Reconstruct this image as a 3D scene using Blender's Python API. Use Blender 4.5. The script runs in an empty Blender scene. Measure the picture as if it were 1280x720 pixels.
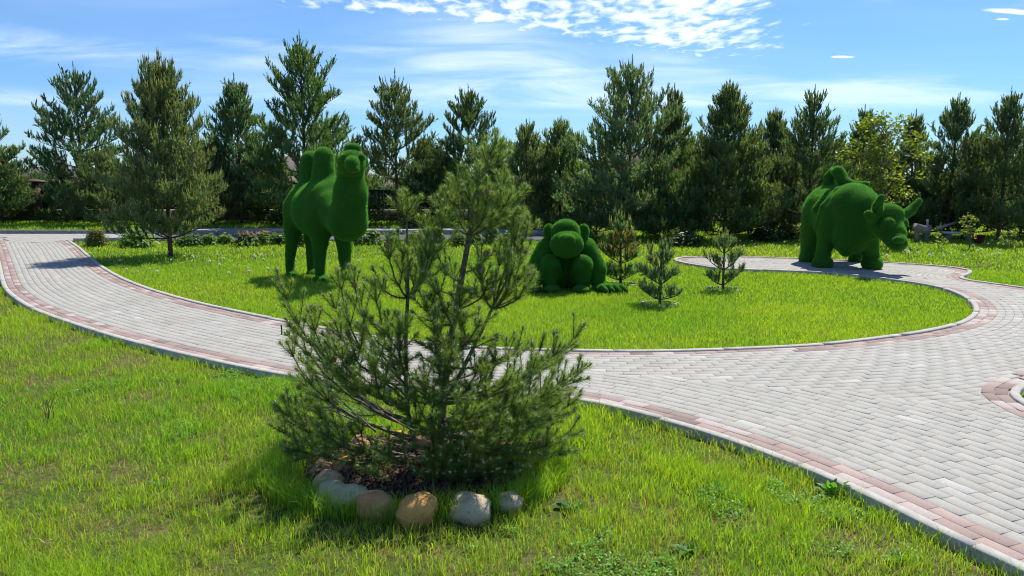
import bpy, bmesh, math, random
import numpy as np
from mathutils import Vector, Matrix
from mathutils.geometry import tessellate_polygon

SC = bpy.context.scene
COL = SC.collection
R = math.radians
# ---------------------------------------------------------------- camera
CAM_H = 1.6
FPX = 950.0                      # focal length in pixels of a 1280 px wide frame
PITCH = math.atan((360 - 220) / FPX)
cam_d = bpy.data.cameras.new('camera')
cam_d.sensor_width = 36.0
cam_d.lens = 36.0 * FPX / 1280.0
cam_d.clip_end = 3000.0
cam_d.clip_start = 0.05
cam = bpy.data.objects.new('camera', cam_d)
cam.location = (0, 0, CAM_H)
cam.rotation_euler = (math.pi / 2 - PITCH, 0, 0)
COL.objects.link(cam)
SC.camera = cam
# ---------------------------------------------------------------- light and sky
SUN_EL, SUN_AZ = 58.0, 34.0      # azimuth: clockwise from +Y (behind the garden), to the right
SC.view_settings.view_transform = 'Standard'
SC.view_settings.look = 'None'
SC.view_settings.gamma = 1.0
SC.view_settings.exposure = 0.68
SC.render.engine = 'CYCLES'
SC.cycles.use_denoising = True
SC.cycles.filter_width = 1.05
SC.cycles.max_bounces = 6
SC.cycles.transparent_max_bounces = 4
SC.cycles.diffuse_bounces = 3
SC.cycles.glossy_bounces = 2
SC.cycles.transmission_bounces = 3
sd = Vector((math.sin(R(SUN_AZ)) * math.cos(R(SUN_EL)), math.cos(R(SUN_AZ)) * math.cos(R(SUN_EL)), math.sin(R(SUN_EL))))
sun_d = bpy.data.lights.new('sun', 'SUN')
sun_d.energy = 4.05
sun_d.angle = R(0.53)
sun_d.color = (1.0, 0.95, 0.86)
sun = bpy.data.objects.new('sun', sun_d)
sun.rotation_euler = sd.to_track_quat('Z', 'Y').to_euler()
sun.location = (0, 0, 20)
COL.objects.link(sun)


class NT:
    """tiny node-graph helper"""
    def __init__(self, tree):
        self.t = tree
        self.t.nodes.clear()
    def n(self, typ, ins=None, **props):
        nd = self.t.nodes.new(typ)
        for k, v in props.items():
            setattr(nd, k, v)
        if ins:
            for k, v in ins.items():
                s = nd.inputs[k]
                if isinstance(v, bpy.types.NodeSocket):
                    self.t.links.new(v, s)
                elif isinstance(v, bpy.types.Node):
                    self.t.links.new(v.outputs[0], s)
                else:
                    if s.type == 'RGBA' and len(v) == 3:
                        v = (*v, 1)
                    s.default_value = v
        return nd
    def m(self, op, a, b=0.0, c=None, clamp=False):
        ins = {0: a, 1: b}
        if c is not None:
            ins[2] = c
        return self.n('ShaderNodeMath', ins, operation=op, use_clamp=clamp).outputs[0]
    def mix(self, f, a, b, bt='MIX'):
        nd = self.n('ShaderNodeMix', data_type='RGBA', blend_type=bt)
        for i, v in ((0, f), (6, a), (7, b)):
            if isinstance(v, bpy.types.NodeSocket):
                self.t.links.new(v, nd.inputs[i])
            else:
                nd.inputs[i].default_value = (*v, 1) if (i and len(v) == 3) else v
        return nd.outputs[2]
    def ramp(self, f, lo, hi):
        return self.n('ShaderNodeMapRange', {0: f, 1: lo, 2: hi, 3: 0.0, 4: 1.0}, interpolation_type='SMOOTHSTEP').outputs[0]
    def noise(self, vec, scale, detail=4.0, rough=0.55, dist=0.0):
        ins = {'Scale': scale, 'Detail': detail, 'Roughness': rough, 'Distortion': dist}
        if vec is not None:
            ins['Vector'] = vec
        return self.n('ShaderNodeTexNoise', ins).outputs[0]


world = bpy.data.worlds.new('World')
SC.world = world
world.use_nodes = True
w = NT(world.node_tree)
sky = w.n('ShaderNodeTexSky', sky_type='NISHITA', sun_disc=False, sun_elevation=R(SUN_EL), sun_rotation=R(SUN_AZ),
          air_density=1.0, dust_density=0.15, ozone_density=2.2, altitude=150.0)
g = w.n('ShaderNodeTexCoord').outputs['Generated']
sep = w.n('ShaderNodeSeparateXYZ', {0: g})
X, Y, Z = sep.outputs
zc = w.m('MAXIMUM', Z, 0.02)
yc = w.m('MAXIMUM', Y, 0.05)
az = w.m('DIVIDE', X, yc)                       # tangent of azimuth
el = w.m('DIVIDE', Z, yc)                       # tangent of elevation
pu = w.n('ShaderNodeCombineXYZ', {0: w.m('DIVIDE', X, zc), 1: w.m('DIVIDE', Y, zc), 2: 0.0}).outputs[0]   # a cloud deck seen in perspective


def blob(a0, e0, sa, se, tilt=0.0):
    da = w.m('SUBTRACT', az, a0)
    de = w.m('SUBTRACT', w.m('SUBTRACT', el, e0), w.m('MULTIPLY', da, tilt))
    q = w.m('ADD', w.m('POWER', w.m('ABSOLUTE', w.m('DIVIDE', da, sa)), 2.0), w.m('POWER', w.m('ABSOLUTE', w.m('DIVIDE', de, se)), 2.0))
    return w.m('EXPONENT', w.m('MULTIPLY', q, -1.0))


def addall(lst):
    o = lst[0]
    for b in lst[1:]:
        o = w.m('ADD', o, b)
    return o


# puffy altocumulus flakes
wv = w.n('ShaderNodeVectorMath', {0: pu, 1: (2.3, 1.15, 1.0)}, operation='MULTIPLY').outputs[0]
n1 = w.noise(wv, 3.2, 5.0, 0.55, 0.35)
n1b = w.noise(wv, 0.6, 3.0, 0.5, 0.0)
mask = addall([blob(0.08, 0.222, 0.22, 0.030, -0.03), blob(-0.08, 0.226, 0.18, 0.018), blob(0.18, 0.20, 0.12, 0.03), blob(0.26, 0.178, 0.075, 0.024), blob(0.03, 0.196, 0.16, 0.012, -0.1)])
mask = w.m('MINIMUM', mask, 1.0)
puff = w.m('MULTIPLY', w.ramp(w.m('ADD', w.m('MULTIPLY', n1, 1.0), w.m('ADD', w.m('MULTIPLY', mask, 0.26), w.m('MULTIPLY', w.m('SUBTRACT', n1b, 0.5), 0.45))), 0.60, 0.92), w.ramp(mask, 0.08, 0.4))
# a few loose scraps near the right edge
sm = addall([blob(0.64, 0.205, 0.055, 0.004, -0.06), blob(0.42, 0.150, 0.018, 0.002), blob(0.62, 0.196, 0.01, 0.0015)])
scrap = w.ramp(w.m('MULTIPLY', sm, w.m('ADD', 0.5, w.noise(wv, 5.0, 4.0))), 0.35, 0.85)
# streaky cirrus
rot = w.n('ShaderNodeMapping', {0: w.n('ShaderNodeCombineXYZ', {0: az, 1: el, 2: 0.0}).outputs[0], 2: (0, 0, 0.12), 3: (3.0, 22.0, 1.0)}).outputs[0]
n2 = w.noise(rot, 1.3, 6.0, 0.62, 0.6)
n3 = w.noise(rot, 0.5, 3.0, 0.5, 0.3)
cm = addall([blob(-0.60, 0.163, 0.22, 0.018, -0.10), blob(-0.28, 0.142, 0.09, 0.008, -0.05), blob(-0.66, 0.098, 0.10, 0.010, 0.0),
             blob(-0.30, 0.160, 0.09, 0.007, -0.16), blob(-0.02, 0.138, 0.15, 0.022, -0.14), blob(-0.12, 0.150, 0.11, 0.007, -0.10),
             blob(-0.03, 0.165, 0.10, 0.04, -0.10), blob(0.48, 0.108, 0.24, 0.016, 0.02), blob(0.62, 0.226, 0.14, 0.014, 0.0),
             blob(0.22, 0.135, 0.09, 0.018, -0.1), blob(0.05, 0.10, 0.5, 0.02, 0.0)])
cm = w.m('MINIMUM', cm, 1.0)
cir = w.m('MULTIPLY', cm, w.m('ADD', w.m('MULTIPLY', w.ramp(n2, 0.32, 0.72), 0.75), w.m('MULTIPLY', w.ramp(n3, 0.4, 0.6), 0.15)))
amb = w.m('MULTIPLY', w.ramp(n3, 0.35, 0.75), 0.10)
cov = w.m('MAXIMUM', w.m('MULTIPLY', puff, 0.72), w.m('MAXIMUM', w.m('MULTIPLY', cir, 0.52), w.m('MAXIMUM', w.m('MULTIPLY', scrap, 0.8), amb)))
tin = w.mix(w.ramp(w.m('DIVIDE', Z, 1.0), 0.0, 0.30), (0.41, 0.64, 0.93), (0.51, 0.72, 0.96))
SKYTINT = w.mix(1.0, sky.outputs[0], tin, 'MULTIPLY')
skyc = w.mix(cov, SKYTINT, (9.5, 9.9, 10.2))
bg = w.n('ShaderNodeBackground', {0: skyc, 1: 0.095})
w.n('ShaderNodeOutputWorld', {0: bg})

# ---------------------------------------------------------------- helpers
def ground_at(px, py, z=0.0):
    """where the sight line through a pixel of the 1280x720 photograph meets height z"""
    d = ray(px, py)
    t = (z - CAM_H) / d[2]
    return np.array([d[0] * t, d[1] * t, z])

def ray(px, py):
    x = (px - 640) / FPX
    y = (360 - py) / FPX
    c, s = math.cos(PITCH), math.sin(PITCH)
    return np.array([x, c + y * s, -s + y * c])

def at(px, py, D):
    """point on the sight line at ground distance D in front"""
    d = ray(px, py)
    t = D / d[1]
    return np.array([d[0] * t, D, CAM_H + d[2] * t])

def tag(o, label=None, cat=None, group=None, kind=None):
    if label: o['label'] = label
    if cat: o['category'] = cat
    if group: o['group'] = group
    if kind: o['kind'] = kind
    return o

def empty(name, loc, label=None, cat=None, group=None):
    o = bpy.data.objects.new(name, None)
    o.location = loc
    o.empty_display_size = 0.1
    COL.objects.link(o)
    return tag(o, label, cat, group)

def obj(name, me, parent=None, loc=None):
    o = bpy.data.objects.new(name, me)
    COL.objects.link(o)
    if parent is not None: o.parent = parent
    if loc is not None: o.location = loc
    return o

def mesh_np(name, V, F, mat, col=None, smooth=False):
    """V (n,3); F list of int arrays (m,k); col (n,3) vertex tint"""
    if not isinstance(F, list): F = [F]
    F = [f for f in F if len(f)]
    me = bpy.data.meshes.new(name)
    V = np.asarray(V, dtype=np.float32)
    me.vertices.add(len(V))
    me.vertices.foreach_set('co', V.ravel())
    idx = np.concatenate([np.asarray(f).ravel() for f in F]).astype(np.int32)
    tot = np.concatenate([np.full(len(f), f.shape[1], dtype=np.int32) for f in F])
    st = np.concatenate([[0], np.cumsum(tot)[:-1]]).astype(np.int32)
    me.loops.add(len(idx))
    me.loops.foreach_set('vertex_index', idx)
    me.polygons.add(len(tot))
    me.polygons.foreach_set('loop_start', st)
    me.polygons.foreach_set('loop_total', tot)
    me.update(calc_edges=True)
    if smooth:
        me.polygons.foreach_set('use_smooth', np.ones(len(tot), dtype=bool))
    if col is not None:
        a = me.color_attributes.new('tint', 'FLOAT_COLOR', 'POINT')
        c = np.ones((len(V), 4), dtype=np.float32)
        c[:, :3] = col
        a.data.foreach_set('color', c.ravel())
    for m in (mat if isinstance(mat, list) else [mat]):
        me.materials.append(m)
    return me

def join_np(parts):
    """parts: list of (V, F(m,k) list, col)"""
    Vs, Fs, Cs, off = [], {}, [], 0
    for V, F, C in parts:
        Vs.append(V); Cs.append(C if C is not None else np.ones((len(V), 3)))
        for f in (F if isinstance(F, list) else [F]):
            if len(f): Fs.setdefault(f.shape[1], []).append(np.asarray(f) + off)
        off += len(V)
    return np.concatenate(Vs), [np.concatenate(v) for v in Fs.values()], np.concatenate(Cs)

def unit(a):
    return a / np.maximum(np.linalg.norm(a, axis=-1, keepdims=True), 1e-9)

def frames(A):
    ref = np.where(np.abs(A[:, 2:3]) > 0.9, np.array([[1.0, 0, 0]]), np.array([[0, 0, 1.0]]))
    U = unit(np.cross(A, ref))
    return U, np.cross(A, U)

def tube(P, rad, n=6, cap=True):
    P = np.asarray(P, float)
    k = len(P)
    rad = np.broadcast_to(np.asarray(rad, float), (k,))
    T = unit(np.gradient(P, axis=0))
    U, W = frames(T)
    for i in range(1, k):                       # keep the frame from flipping
        u = U[i - 1] - T[i] * np.dot(U[i - 1], T[i])
        U[i] = u / max(np.linalg.norm(u), 1e-9)
        W[i] = np.cross(T[i], U[i])
    a = np.arange(n) * 2 * math.pi / n
    V = P[:, None] + rad[:, None, None] * (np.cos(a)[None, :, None] * U[:, None] + np.sin(a)[None, :, None] * W[:, None])
    V = V.reshape(-1, 3)
    i = np.arange(k - 1)[:, None] * n
    j = np.arange(n)[None]
    jn = (j + 1) % n
    F = np.stack([i + j, i + jn, i + n + jn, i + n + j], -1).reshape(-1, 4)
    if cap:
        V = np.concatenate([V, P[-1:] + T[-1:] * rad[-1] * 0.5, P[:1]])
        e = (k - 1) * n
        j = np.arange(n); jn = (j + 1) % n
        t1 = np.stack([e + j, e + jn, np.full(n, k * n)], -1)
        t2 = np.stack([jn, j, np.full(n, k * n + 1)], -1)
        return V, [F, t1, t2], None
    return V, [F], None

def bez(a, b, c, n):
    t = np.linspace(0, 1, n)[:, None]
    return (1 - t) ** 2 * a + 2 * t * (1 - t) * b + t * t * c

def needles(rng, P, A, L, m, nl, nw, spread=(0.45, 0.95), tip=False, t0=0.0):
    """m needles on each shoot (start P, axis A, length L): thin triangles"""
    n = len(P)
    P = np.repeat(P, m, 0); Ax = np.repeat(A, m, 0); Ls = np.repeat(L, m)
    t = t0 + (1 - t0) * rng.random(n * m)
    U, W = frames(Ax)
    ph = rng.random(n * m) * 2 * math.pi
    th = spread[0] + (spread[1] - spread[0]) * rng.random(n * m)
    if tip: th = th * (1.15 - 0.75 * t)
    rad = U * np.cos(ph)[:, None] + W * np.sin(ph)[:, None]
    D = Ax * np.cos(th)[:, None] + rad * np.sin(th)[:, None]
    B = P + Ax * (Ls * t)[:, None]
    S = unit(np.cross(D, rng.normal(size=D.shape))) * nw * 0.5
    ln = nl * (0.75 + 0.5 * rng.random(n * m))
    V = np.stack([B - S, B + S, B + D * ln[:, None]], 1).reshape(-1, 3)
    F = np.arange(len(V)).reshape(-1, 3)
    return V, F, t

def in_poly(pts, poly):
    x, y = pts[:, 0], pts[:, 1]
    inside = np.zeros(len(pts), bool)
    px, py = poly[:, 0], poly[:, 1]
    qx, qy = np.roll(px, -1), np.roll(py, -1)
    for a, b, c, d in zip(px, py, qx, qy):
        if b == d: continue
        m = ((b > y) != (d > y))
        if not m.any(): continue
        xi = (c - a) * (y[m] - b) / (d - b) + a
        tmp = inside[m]
        tmp ^= (x[m] < xi)
        inside[m] = tmp
    return inside

def dist_line(pts, line):
    """distance to a densely sampled polyline (vertex distance is close enough after coarse search)"""
    out = np.full(len(pts), 1e9)
    for s in range(0, len(pts), 20000):
        q = pts[s:s + 20000, None, :2] - line[None, :, :2]
        out[s:s + 20000] = np.sqrt((q ** 2).sum(-1).min(1))
    return out

def catmull(P, step):
    P = np.asarray(P, float)
    P = np.concatenate([[2 * P[0] - P[1]], P, [2 * P[-1] - P[-2]]])
    out = []
    for i in range(1, len(P) - 2):
        p0, p1, p2, p3 = P[i - 1:i + 3]
        n = max(2, int(np.linalg.norm(p2 - p1) / step))
        # centripetal-ish tangents
        d0 = max(np.linalg.norm(p1 - p0), 1e-6) ** .5; d1 = max(np.linalg.norm(p2 - p1), 1e-6) ** .5; d2 = max(np.linalg.norm(p3 - p2), 1e-6) ** .5
        m1 = (p1 - p0) / d0 - (p2 - p0) / (d0 + d1) + (p2 - p1) / d1
        m2 = (p2 - p1) / d1 - (p3 - p1) / (d1 + d2) + (p3 - p2) / d2
        m1 *= d1; m2 *= d1
        t = (np.arange(n) / n)[:, None]
        out.append((2 * t ** 3 - 3 * t ** 2 + 1) * p1 + (t ** 3 - 2 * t ** 2 + t) * m1 + (-2 * t ** 3 + 3 * t ** 2) * p2 + (t ** 3 - t ** 2) * m2)
    out.append(P[-2:-1])
    return np.concatenate(out)

def resample(P, step):
    d = np.concatenate([[0], np.cumsum(np.linalg.norm(np.diff(P, axis=0), axis=1))])
    n = max(2, int(round(d[-1] / step)) + 1)
    s = np.linspace(0, d[-1], n)
    return np.stack([np.interp(s, d, P[:, k]) for k in range(P.shape[1])], 1)

def smooth_line(P, it):
    P = P.copy()
    for _ in range(it):
        P[1:-1] = 0.5 * P[1:-1] + 0.25 * (P[:-2] + P[2:])
    return P

# ---------------------------------------------------------------- materials
def mat(name):
    m = bpy.data.materials.new(name)
    m.use_nodes = True
    return m, NT(m.node_tree)

def out(nt, sh):
    nt.n('ShaderNodeOutputMaterial', {0: sh})

def foliage_mat(name, base, trans=0.45, rough=0.5, tcol=(1.25, 1.35, 0.45), spec=0.35, var=0.35, nscale=2.0):
    m, t = mat(name)
    a = t.n('ShaderNodeAttribute', attribute_name='tint').outputs[0]
    c = t.mix(1.0, a, base, 'MULTIPLY')
    n = t.noise(t.n('ShaderNodeTexCoord').outputs['Object'], nscale, 3.0)
    c = t.mix(var, c, t.mix(t.ramp(n, 0.3, 0.7), (base[0] * 0.5, base[1] * 0.55, base[2] * 0.5), (base[0] * 1.5, base[1] * 1.3, base[2] * 1.2)))
    p = t.n('ShaderNodeBsdfPrincipled', {'Base Color': c, 'Roughness': rough, 'Specular IOR Level': spec})
    tr = t.n('ShaderNodeBsdfTranslucent', {0: t.mix(1.0, c, tcol, 'MULTIPLY')})
    out(t, t.n('ShaderNodeMixShader', {0: trans, 1: p, 2: tr}))
    return m

def simple_mat(name, base, rough=0.8, nscale=20.0, amt=0.25, bump=0.3, spec=0.3, bscale=None):
    m, t = mat(name)
    co = t.n('ShaderNodeTexCoord').outputs['Object']
    n = t.noise(co, nscale, 5.0, 0.6)
    c = t.mix(t.ramp(n, 0.3, 0.7), tuple(b * (1 - amt) for b in base), tuple(min(1, b * (1 + amt)) for b in base))
    bm = t.n('ShaderNodeBump', {'Height': t.noise(co, bscale or nscale * 3, 4.0), 'Strength': bump, 'Distance': 0.01})
    out(t, t.n('ShaderNodeBsdfPrincipled', {'Base Color': c, 'Roughness': rough, 'Specular IOR Level': spec, 'Normal': bm.outputs[0]}))
    return m

M_grass = foliage_mat('grass_blades', (1.0, 1.0, 1.0), 0.55, 0.45, (1.35, 1.35, 0.35), 0.4, 0.0)
M_needle = foliage_mat('pine_needles', (1.0, 1.0, 1.0), 0.48, 0.5, (1.3, 1.35, 0.6), 0.35, 0.0)
M_leaf = foliage_mat('leaves', (1.0, 1.0, 1.0), 0.5, 0.45, (1.3, 1.35, 0.4), 0.35, 0.0)
M_bark = simple_mat('pine_bark', (0.12, 0.075, 0.05), 0.9, 25.0, 0.5, 0.8)
M_bark_young = simple_mat('young_pine_bark', (0.15, 0.135, 0.085), 0.8, 60.0, 0.45, 0.6)
M_curb = simple_mat('curb_concrete', (0.40, 0.385, 0.345), 0.9, 14.0, 0.12, 0.3, bscale=200.0)
M_kerb = simple_mat('kerb_concrete', (0.24, 0.23, 0.22), 0.9, 14.0, 0.2, 0.3)
M_asphalt = simple_mat('asphalt', (0.10, 0.10, 0.11), 0.9, 60.0, 0.25, 0.3)
M_bud = simple_mat('pine_buds', (0.30, 0.20, 0.12), 0.8, 80.0, 0.3, 0.3)
# ---------------------------------------------------------------- ground, road, path
PZ = 0.052                                       # path surface stands 7 cm above the soil
def line_px(pts, z, step=0.05, sm=12):
    P = np.array([ground_at(x, y, z) if len((x, y)) == 2 else 0 for x, y in pts])
    L = resample(catmull(P[:, :2], step), step)
    return resample(smooth_line(L, sm), step)

C1 = line_px([(-12, 297), (-9, 305), (-6, 318), (-3, 334), (0, 350), (5, 362), (18, 374), (38, 386), (66, 397), (98, 408), (140, 421), (200, 437),
              (270, 453), (340, 467), (420, 479), (520, 487), (620, 493), (722, 501), (770, 511), (850, 532), (900, 547), (950, 565),
              (1000, 584), (1050, 606), (1100, 629), (1150, 654), (1200, 679), (1280, 716), (1380, 768), (1560, 880)], PZ)
C2 = line_px([(88, 301), (100, 309), (114, 321), (131, 334), (152, 346), (176, 356), (206, 366), (250, 378), (300, 389), (350, 399), (400, 408), (450, 417),
              (500, 424), (560, 430), (630, 435), (700, 437), (780, 438), (860, 437), (940, 434), (1019, 430), (1093, 422), (1150, 414), (1190, 405),
              (1210, 396), (1217, 386), (1211, 376), (1196, 367), (1176, 360), (1146, 354), (1084, 346), (1030, 341), (960, 338), (905, 336),
              (872, 332), (852, 328.5), (842, 325), (850, 322), (880, 321), (930, 321), (1000, 323), (1060, 325.5), (1110, 328), (1160, 331.3), (1195, 334.3), (1214, 338),
              (1213, 342), (1204, 346), (1212, 350), (1240, 354), (1290, 361), (1350, 369), (1450, 382), (1600, 402)], PZ, sm=4)
C3 = line_px([(1262, 470), (1240, 478), (1227, 487), (1236, 498), (1258, 511), (1290, 527), (1330, 538), (1400, 535), (1445, 500), (1420, 468), (1350, 456), (1300, 460), (1262, 470)], PZ, sm=3)
if np.cross(C3[1] - C3[0], C3[len(C3) // 3] - C3[0]) > 0:
    C3 = C3[::-1]
_o = 0.215
_cc = C3.mean(0); _q = C3 + np.stack([-unit(np.gradient(C3, axis=0))[:, 1], unit(np.gradient(C3, axis=0))[:, 0]], 1) * _o
if np.linalg.norm(_q - _cc, axis=1).mean() > np.linalg.norm(C3 - _cc, axis=1).mean():
    _q = 2 * C3 - _q
_d = dist_line(_q, C3) > _o * 0.93
C3 = resample(smooth_line(resample(np.concatenate([_q[_d], _q[_d][:1]]), 0.05), 6), 0.05)
N_end = C1[0]
KY = 20.6                                         # front face of the far kerb
left = np.array([[-60.0, KY], [-60.0, KY - 1.15], [C1[0, 0] - 0.2, KY - 1.15]])
path_poly = np.concatenate([C1, [[9.0, 0.3], [18.0, 0.5], [18.0, C2[-1, 1]]], C2[::-1]])
ctr = C2[0]
path_poly = np.concatenate([path_poly, [[C2[0, 0] + 1.1, KY - 1.92], [C2[0, 0] + 1.1, KY], [-22.0, KY], [-22.0, KY - 1.3], [C1[0, 0], KY - 1.3]]])
hole = C3

def flat_poly(name, poly, z, m, holes=()):
    loops = [[Vector((p[0], p[1], 0)) for p in poly]] + [[Vector((p[0], p[1], 0)) for p in h] for h in holes]
    tris = tessellate_polygon(loops)
    V = np.array([(v.x, v.y, z) for l in loops for v in l])
    F = np.array(tris)
    # face up
    n = np.cross(V[F[:, 1]] - V[F[:, 0]], V[F[:, 2]] - V[F[:, 0]])[:, 2]
    F[n < 0] = F[n < 0][:, ::-1]
    return mesh_np(name, V, [F], m)

# soil and turf colour under the blades
M_soil, t = mat('lawn_soil')
co = t.n('ShaderNodeTexCoord').outputs['Object']
c = t.mix(t.ramp(t.noise(co, 1.6, 5.0, 0.6), 0.42, 0.62), (0.09, 0.14, 0.02), (0.16, 0.13, 0.06))
c = t.mix(t.ramp(t.noise(co, 30.0, 4.0, 0.7), 0.35, 0.7), c, (0.05, 0.05, 0.02))
c = t.mix(t.ramp(t.noise(co, 9.0, 4.0, 0.7), 0.60, 0.72), c, (0.21, 0.155, 0.085))
out(t, t.n('ShaderNodeBsdfPrincipled', {'Base Color': c, 'Roughness': 0.95, 'Specular IOR Level': 0.1,
    'Normal': t.n('ShaderNodeBump', {'Height': t.noise(co, 40.0, 5.0, 0.7), 'Strength': 0.6, 'Distance': 0.02}).outputs[0]}))
gx = np.array([-600.0, -40, -12, 12, 40, 600]); gy = np.array([-600.0, -5, 20, 45, 1200])
GV = np.array([(x, y, 0.0) for y in gy for x in gx]); nx = len(gx)
GF = np.array([(j * nx + i, j * nx + i + 1, (j + 1) * nx + i + 1, (j + 1) * nx + i) for j in range(len(gy) - 1) for i in range(nx - 1)])
tag(obj('ground', mesh_np('ground', GV, [GF], M_soil)), kind='structure')

M_joint, t = mat('joint_sand')
co = t.n('ShaderNodeTexCoord').outputs['Object']
c = t.mix(t.ramp(t.noise(co, 30.0, 4.0), 0.3, 0.7), (0.20, 0.185, 0.15), (0.30, 0.275, 0.23))
c = t.mix(t.ramp(t.noise(co, 2.3, 5.0, 0.7), 0.54, 0.66), c, (0.11, 0.13, 0.05))
out(t, t.n('ShaderNodeBsdfPrincipled', {'Base Color': c, 'Roughness': 0.95}))
tag(obj('path', flat_poly('path', path_poly, PZ - 0.009, M_joint, [hole])), kind='structure')
M_paver, t = mat('paver')
a = t.n('ShaderNodeAttribute', attribute_name='tint').outputs[0]
co = t.n('ShaderNodeTexCoord').outputs['Object']
c = t.mix(t.ramp(t.noise(co, 90.0, 4.0, 0.7), 0.25, 0.75), (0.86, 0.86, 0.86), (1.1, 1.1, 1.1))
c = t.mix(1.0, a, c, 'MULTIPLY')
st = t.m('MAXIMUM', t.ramp(t.noise(co, 0.9, 6.0, 0.65), 0.48, 0.72), t.m('MULTIPLY', t.ramp(t.noise(co, 7.0, 5.0, 0.7), 0.60, 0.70), 0.7))
c = t.mix(t.m('MULTIPLY', st, 0.34), c, t.mix(1.0, c, (0.74, 0.70, 0.62), 'MULTIPLY'))
out(t, t.n('ShaderNodeBsdfPrincipled', {'Base Color': c, 'Roughness': 0.85, 'Specular IOR Level': 0.3,
    'Normal': t.n('ShaderNodeBump', {'Height': t.noise(co, 260.0, 3.0, 0.6), 'Strength': 0.25, 'Distance': 0.004}).outputs[0]}))

def normals2(L, side):
    T = unit(np.gradient(L, axis=0))
    return np.stack([-T[:, 1], T[:, 0]], 1) * side

def offset(L, d, side):
    return L + normals2(L, side) * d

def strip(name, L, side, d0, d1, z0, z1, m, seg=None, gap=0.010):
    """extruded strip between two offsets of a curve, cut into stones of length seg"""
    A, B = offset(L, d0, side), offset(L, d1, side)
    s = np.concatenate([[0], np.cumsum(np.linalg.norm(np.diff(L, axis=0), axis=1))])
    parts = []
    n = max(1, int(round(s[-1] / seg)))
    e = np.linspace(0, s[-1], n + 1)
    rg = np.random.default_rng(5)
    for k in range(n):
        ss = np.linspace(e[k] + gap / 2, e[k + 1] - gap / 2, max(2, int((e[k + 1] - e[k]) / 0.12) + 1))
        a = np.stack([np.interp(ss, s, A[:, i]) for i in (0, 1)], 1)
        b = np.stack([np.interp(ss, s, B[:, i]) for i in (0, 1)], 1)
        j = rg.normal() * 0.0022
        w_ = b - a
        prof = [(0.0, z0), (0.0, z1 - 0.008), (0.08, z1), (0.92, z1), (1.0, z1 - 0.008), (1.0, z0)]
        rows = [np.concatenate([a + w_ * f, np.full((len(a), 1), z + j)], 1) for f, z in prof]
        V = np.stack(rows, 1).reshape(-1, 3)
        q = len(prof); i = np.arange(len(a) - 1)[:, None] * q; r = np.arange(q - 1)[None]
        F = np.stack([i + r, i + r + 1, i + q + r + 1, i + q + r], -1).reshape(-1, 4)
        caps = np.array([list(range(q))[::-1], [(len(a) - 1) * q + x for x in range(q)]])
        parts.append((V, [F, caps], np.full((len(V), 3), 1 + rg.normal() * 0.05)))
    V, F, C = join_np(parts)
    return mesh_np(name, V, F, m, C)

# which side of each curve the paving lies on
def side_of(L):
    mid = len(L) // 2
    q = offset(L, 0.3, 1)[mid:mid + 1]
    ok = in_poly(q, path_poly)[0] and not in_poly(q, hole)[0]
    return 1 if ok else -1
S1, S2, S3 = side_of(C1), side_of(C2), side_of(C3)
CW = 0.062                                       # curb width
for L, S in ((C1, S1), (C2, S2), (C3, S3)):
    tag(obj('curb', strip('curb', L, S, 0.0, CW, -0.05, PZ + 0.012, M_curb, 1.0)), kind='structure')

rng = np.random.default_rng(11)
def brick_rows(L, S, own, others, kmax, shift, pinkrows, slack=0.0):
    """bricks laid in rows that follow a border curve"""
    centers, tang, cols, size = [], [], [], []
    step_w, step_l = 0.084, 0.195
    for k in range(kmax):
        d = CW + 0.004 + step_w * (k + 0.5)
        O = offset(L, d, S)
        # drop folded pieces
        dd = dist_line(O, L)
        T = np.diff(O, axis=0); T0 = np.diff(L, axis=0)
        okseg = (np.sum(T * T0, 1) > 0)
        s = np.concatenate([[0], np.cumsum(np.linalg.norm(T, axis=1) * okseg)])
        nn = int(s[-1] / step_l)
        e = (np.arange(nn) + 0.5) * step_l + (shift(k) % 1) * step_l
        e = e[e < s[-1]]
        c = np.stack([np.interp(e, s, O[:, i]) for i in (0, 1)], 1)
        Tn = unit(np.gradient(O, axis=0) * np.sign(np.sum(np.gradient(O, axis=0) * np.gradient(L, axis=0), 1, keepdims=True)))
        tt = unit(np.stack([np.interp(e, s, Tn[:, i]) for i in (0, 1)], 1))
        s0 = np.interp(e, s, np.arange(len(s)))
        dc = dist_line(c, L)
        ok = np.abs(dc - d) < 0.03
        pr = pinkrows(c)
        pink = k < pr
        ok &= in_poly(c, path_poly) & ~in_poly(c, hole)
        for Lo, bordero in others:
            do = dist_line(c, Lo)
            ok &= (do > dc + slack) | pink | (Lo is C3)
            ok &= (do > bordero(c)) 
        centers.append(c[ok]); tang.append(tt[ok])
        pk = pink[ok]
        n = ok.sum()
        v = 1 + rng.normal(size=(n, 1)) * 0.035
        gray = np.array([[0.355, 0.342, 0.305]]) * v
        gray += (rng.random((n, 1)) < 0.02) * 0.06
        rose = np.array([[0.31, 0.232, 0.205]]) * (1 + rng.normal(size=(n, 1)) * 0.12)
        rose = np.where(rng.random((n, 1)) < 0.16, np.array([[0.43, 0.36, 0.335]]), rose)
        cols.append(np.where(pk[:, None], rose, gray))
        size.append(np.stack([np.full(n, step_l), np.full(n, step_w)], 1))
    return np.concatenate(centers), np.concatenate(tang), np.concatenate(cols), np.concatenate(size)

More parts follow.
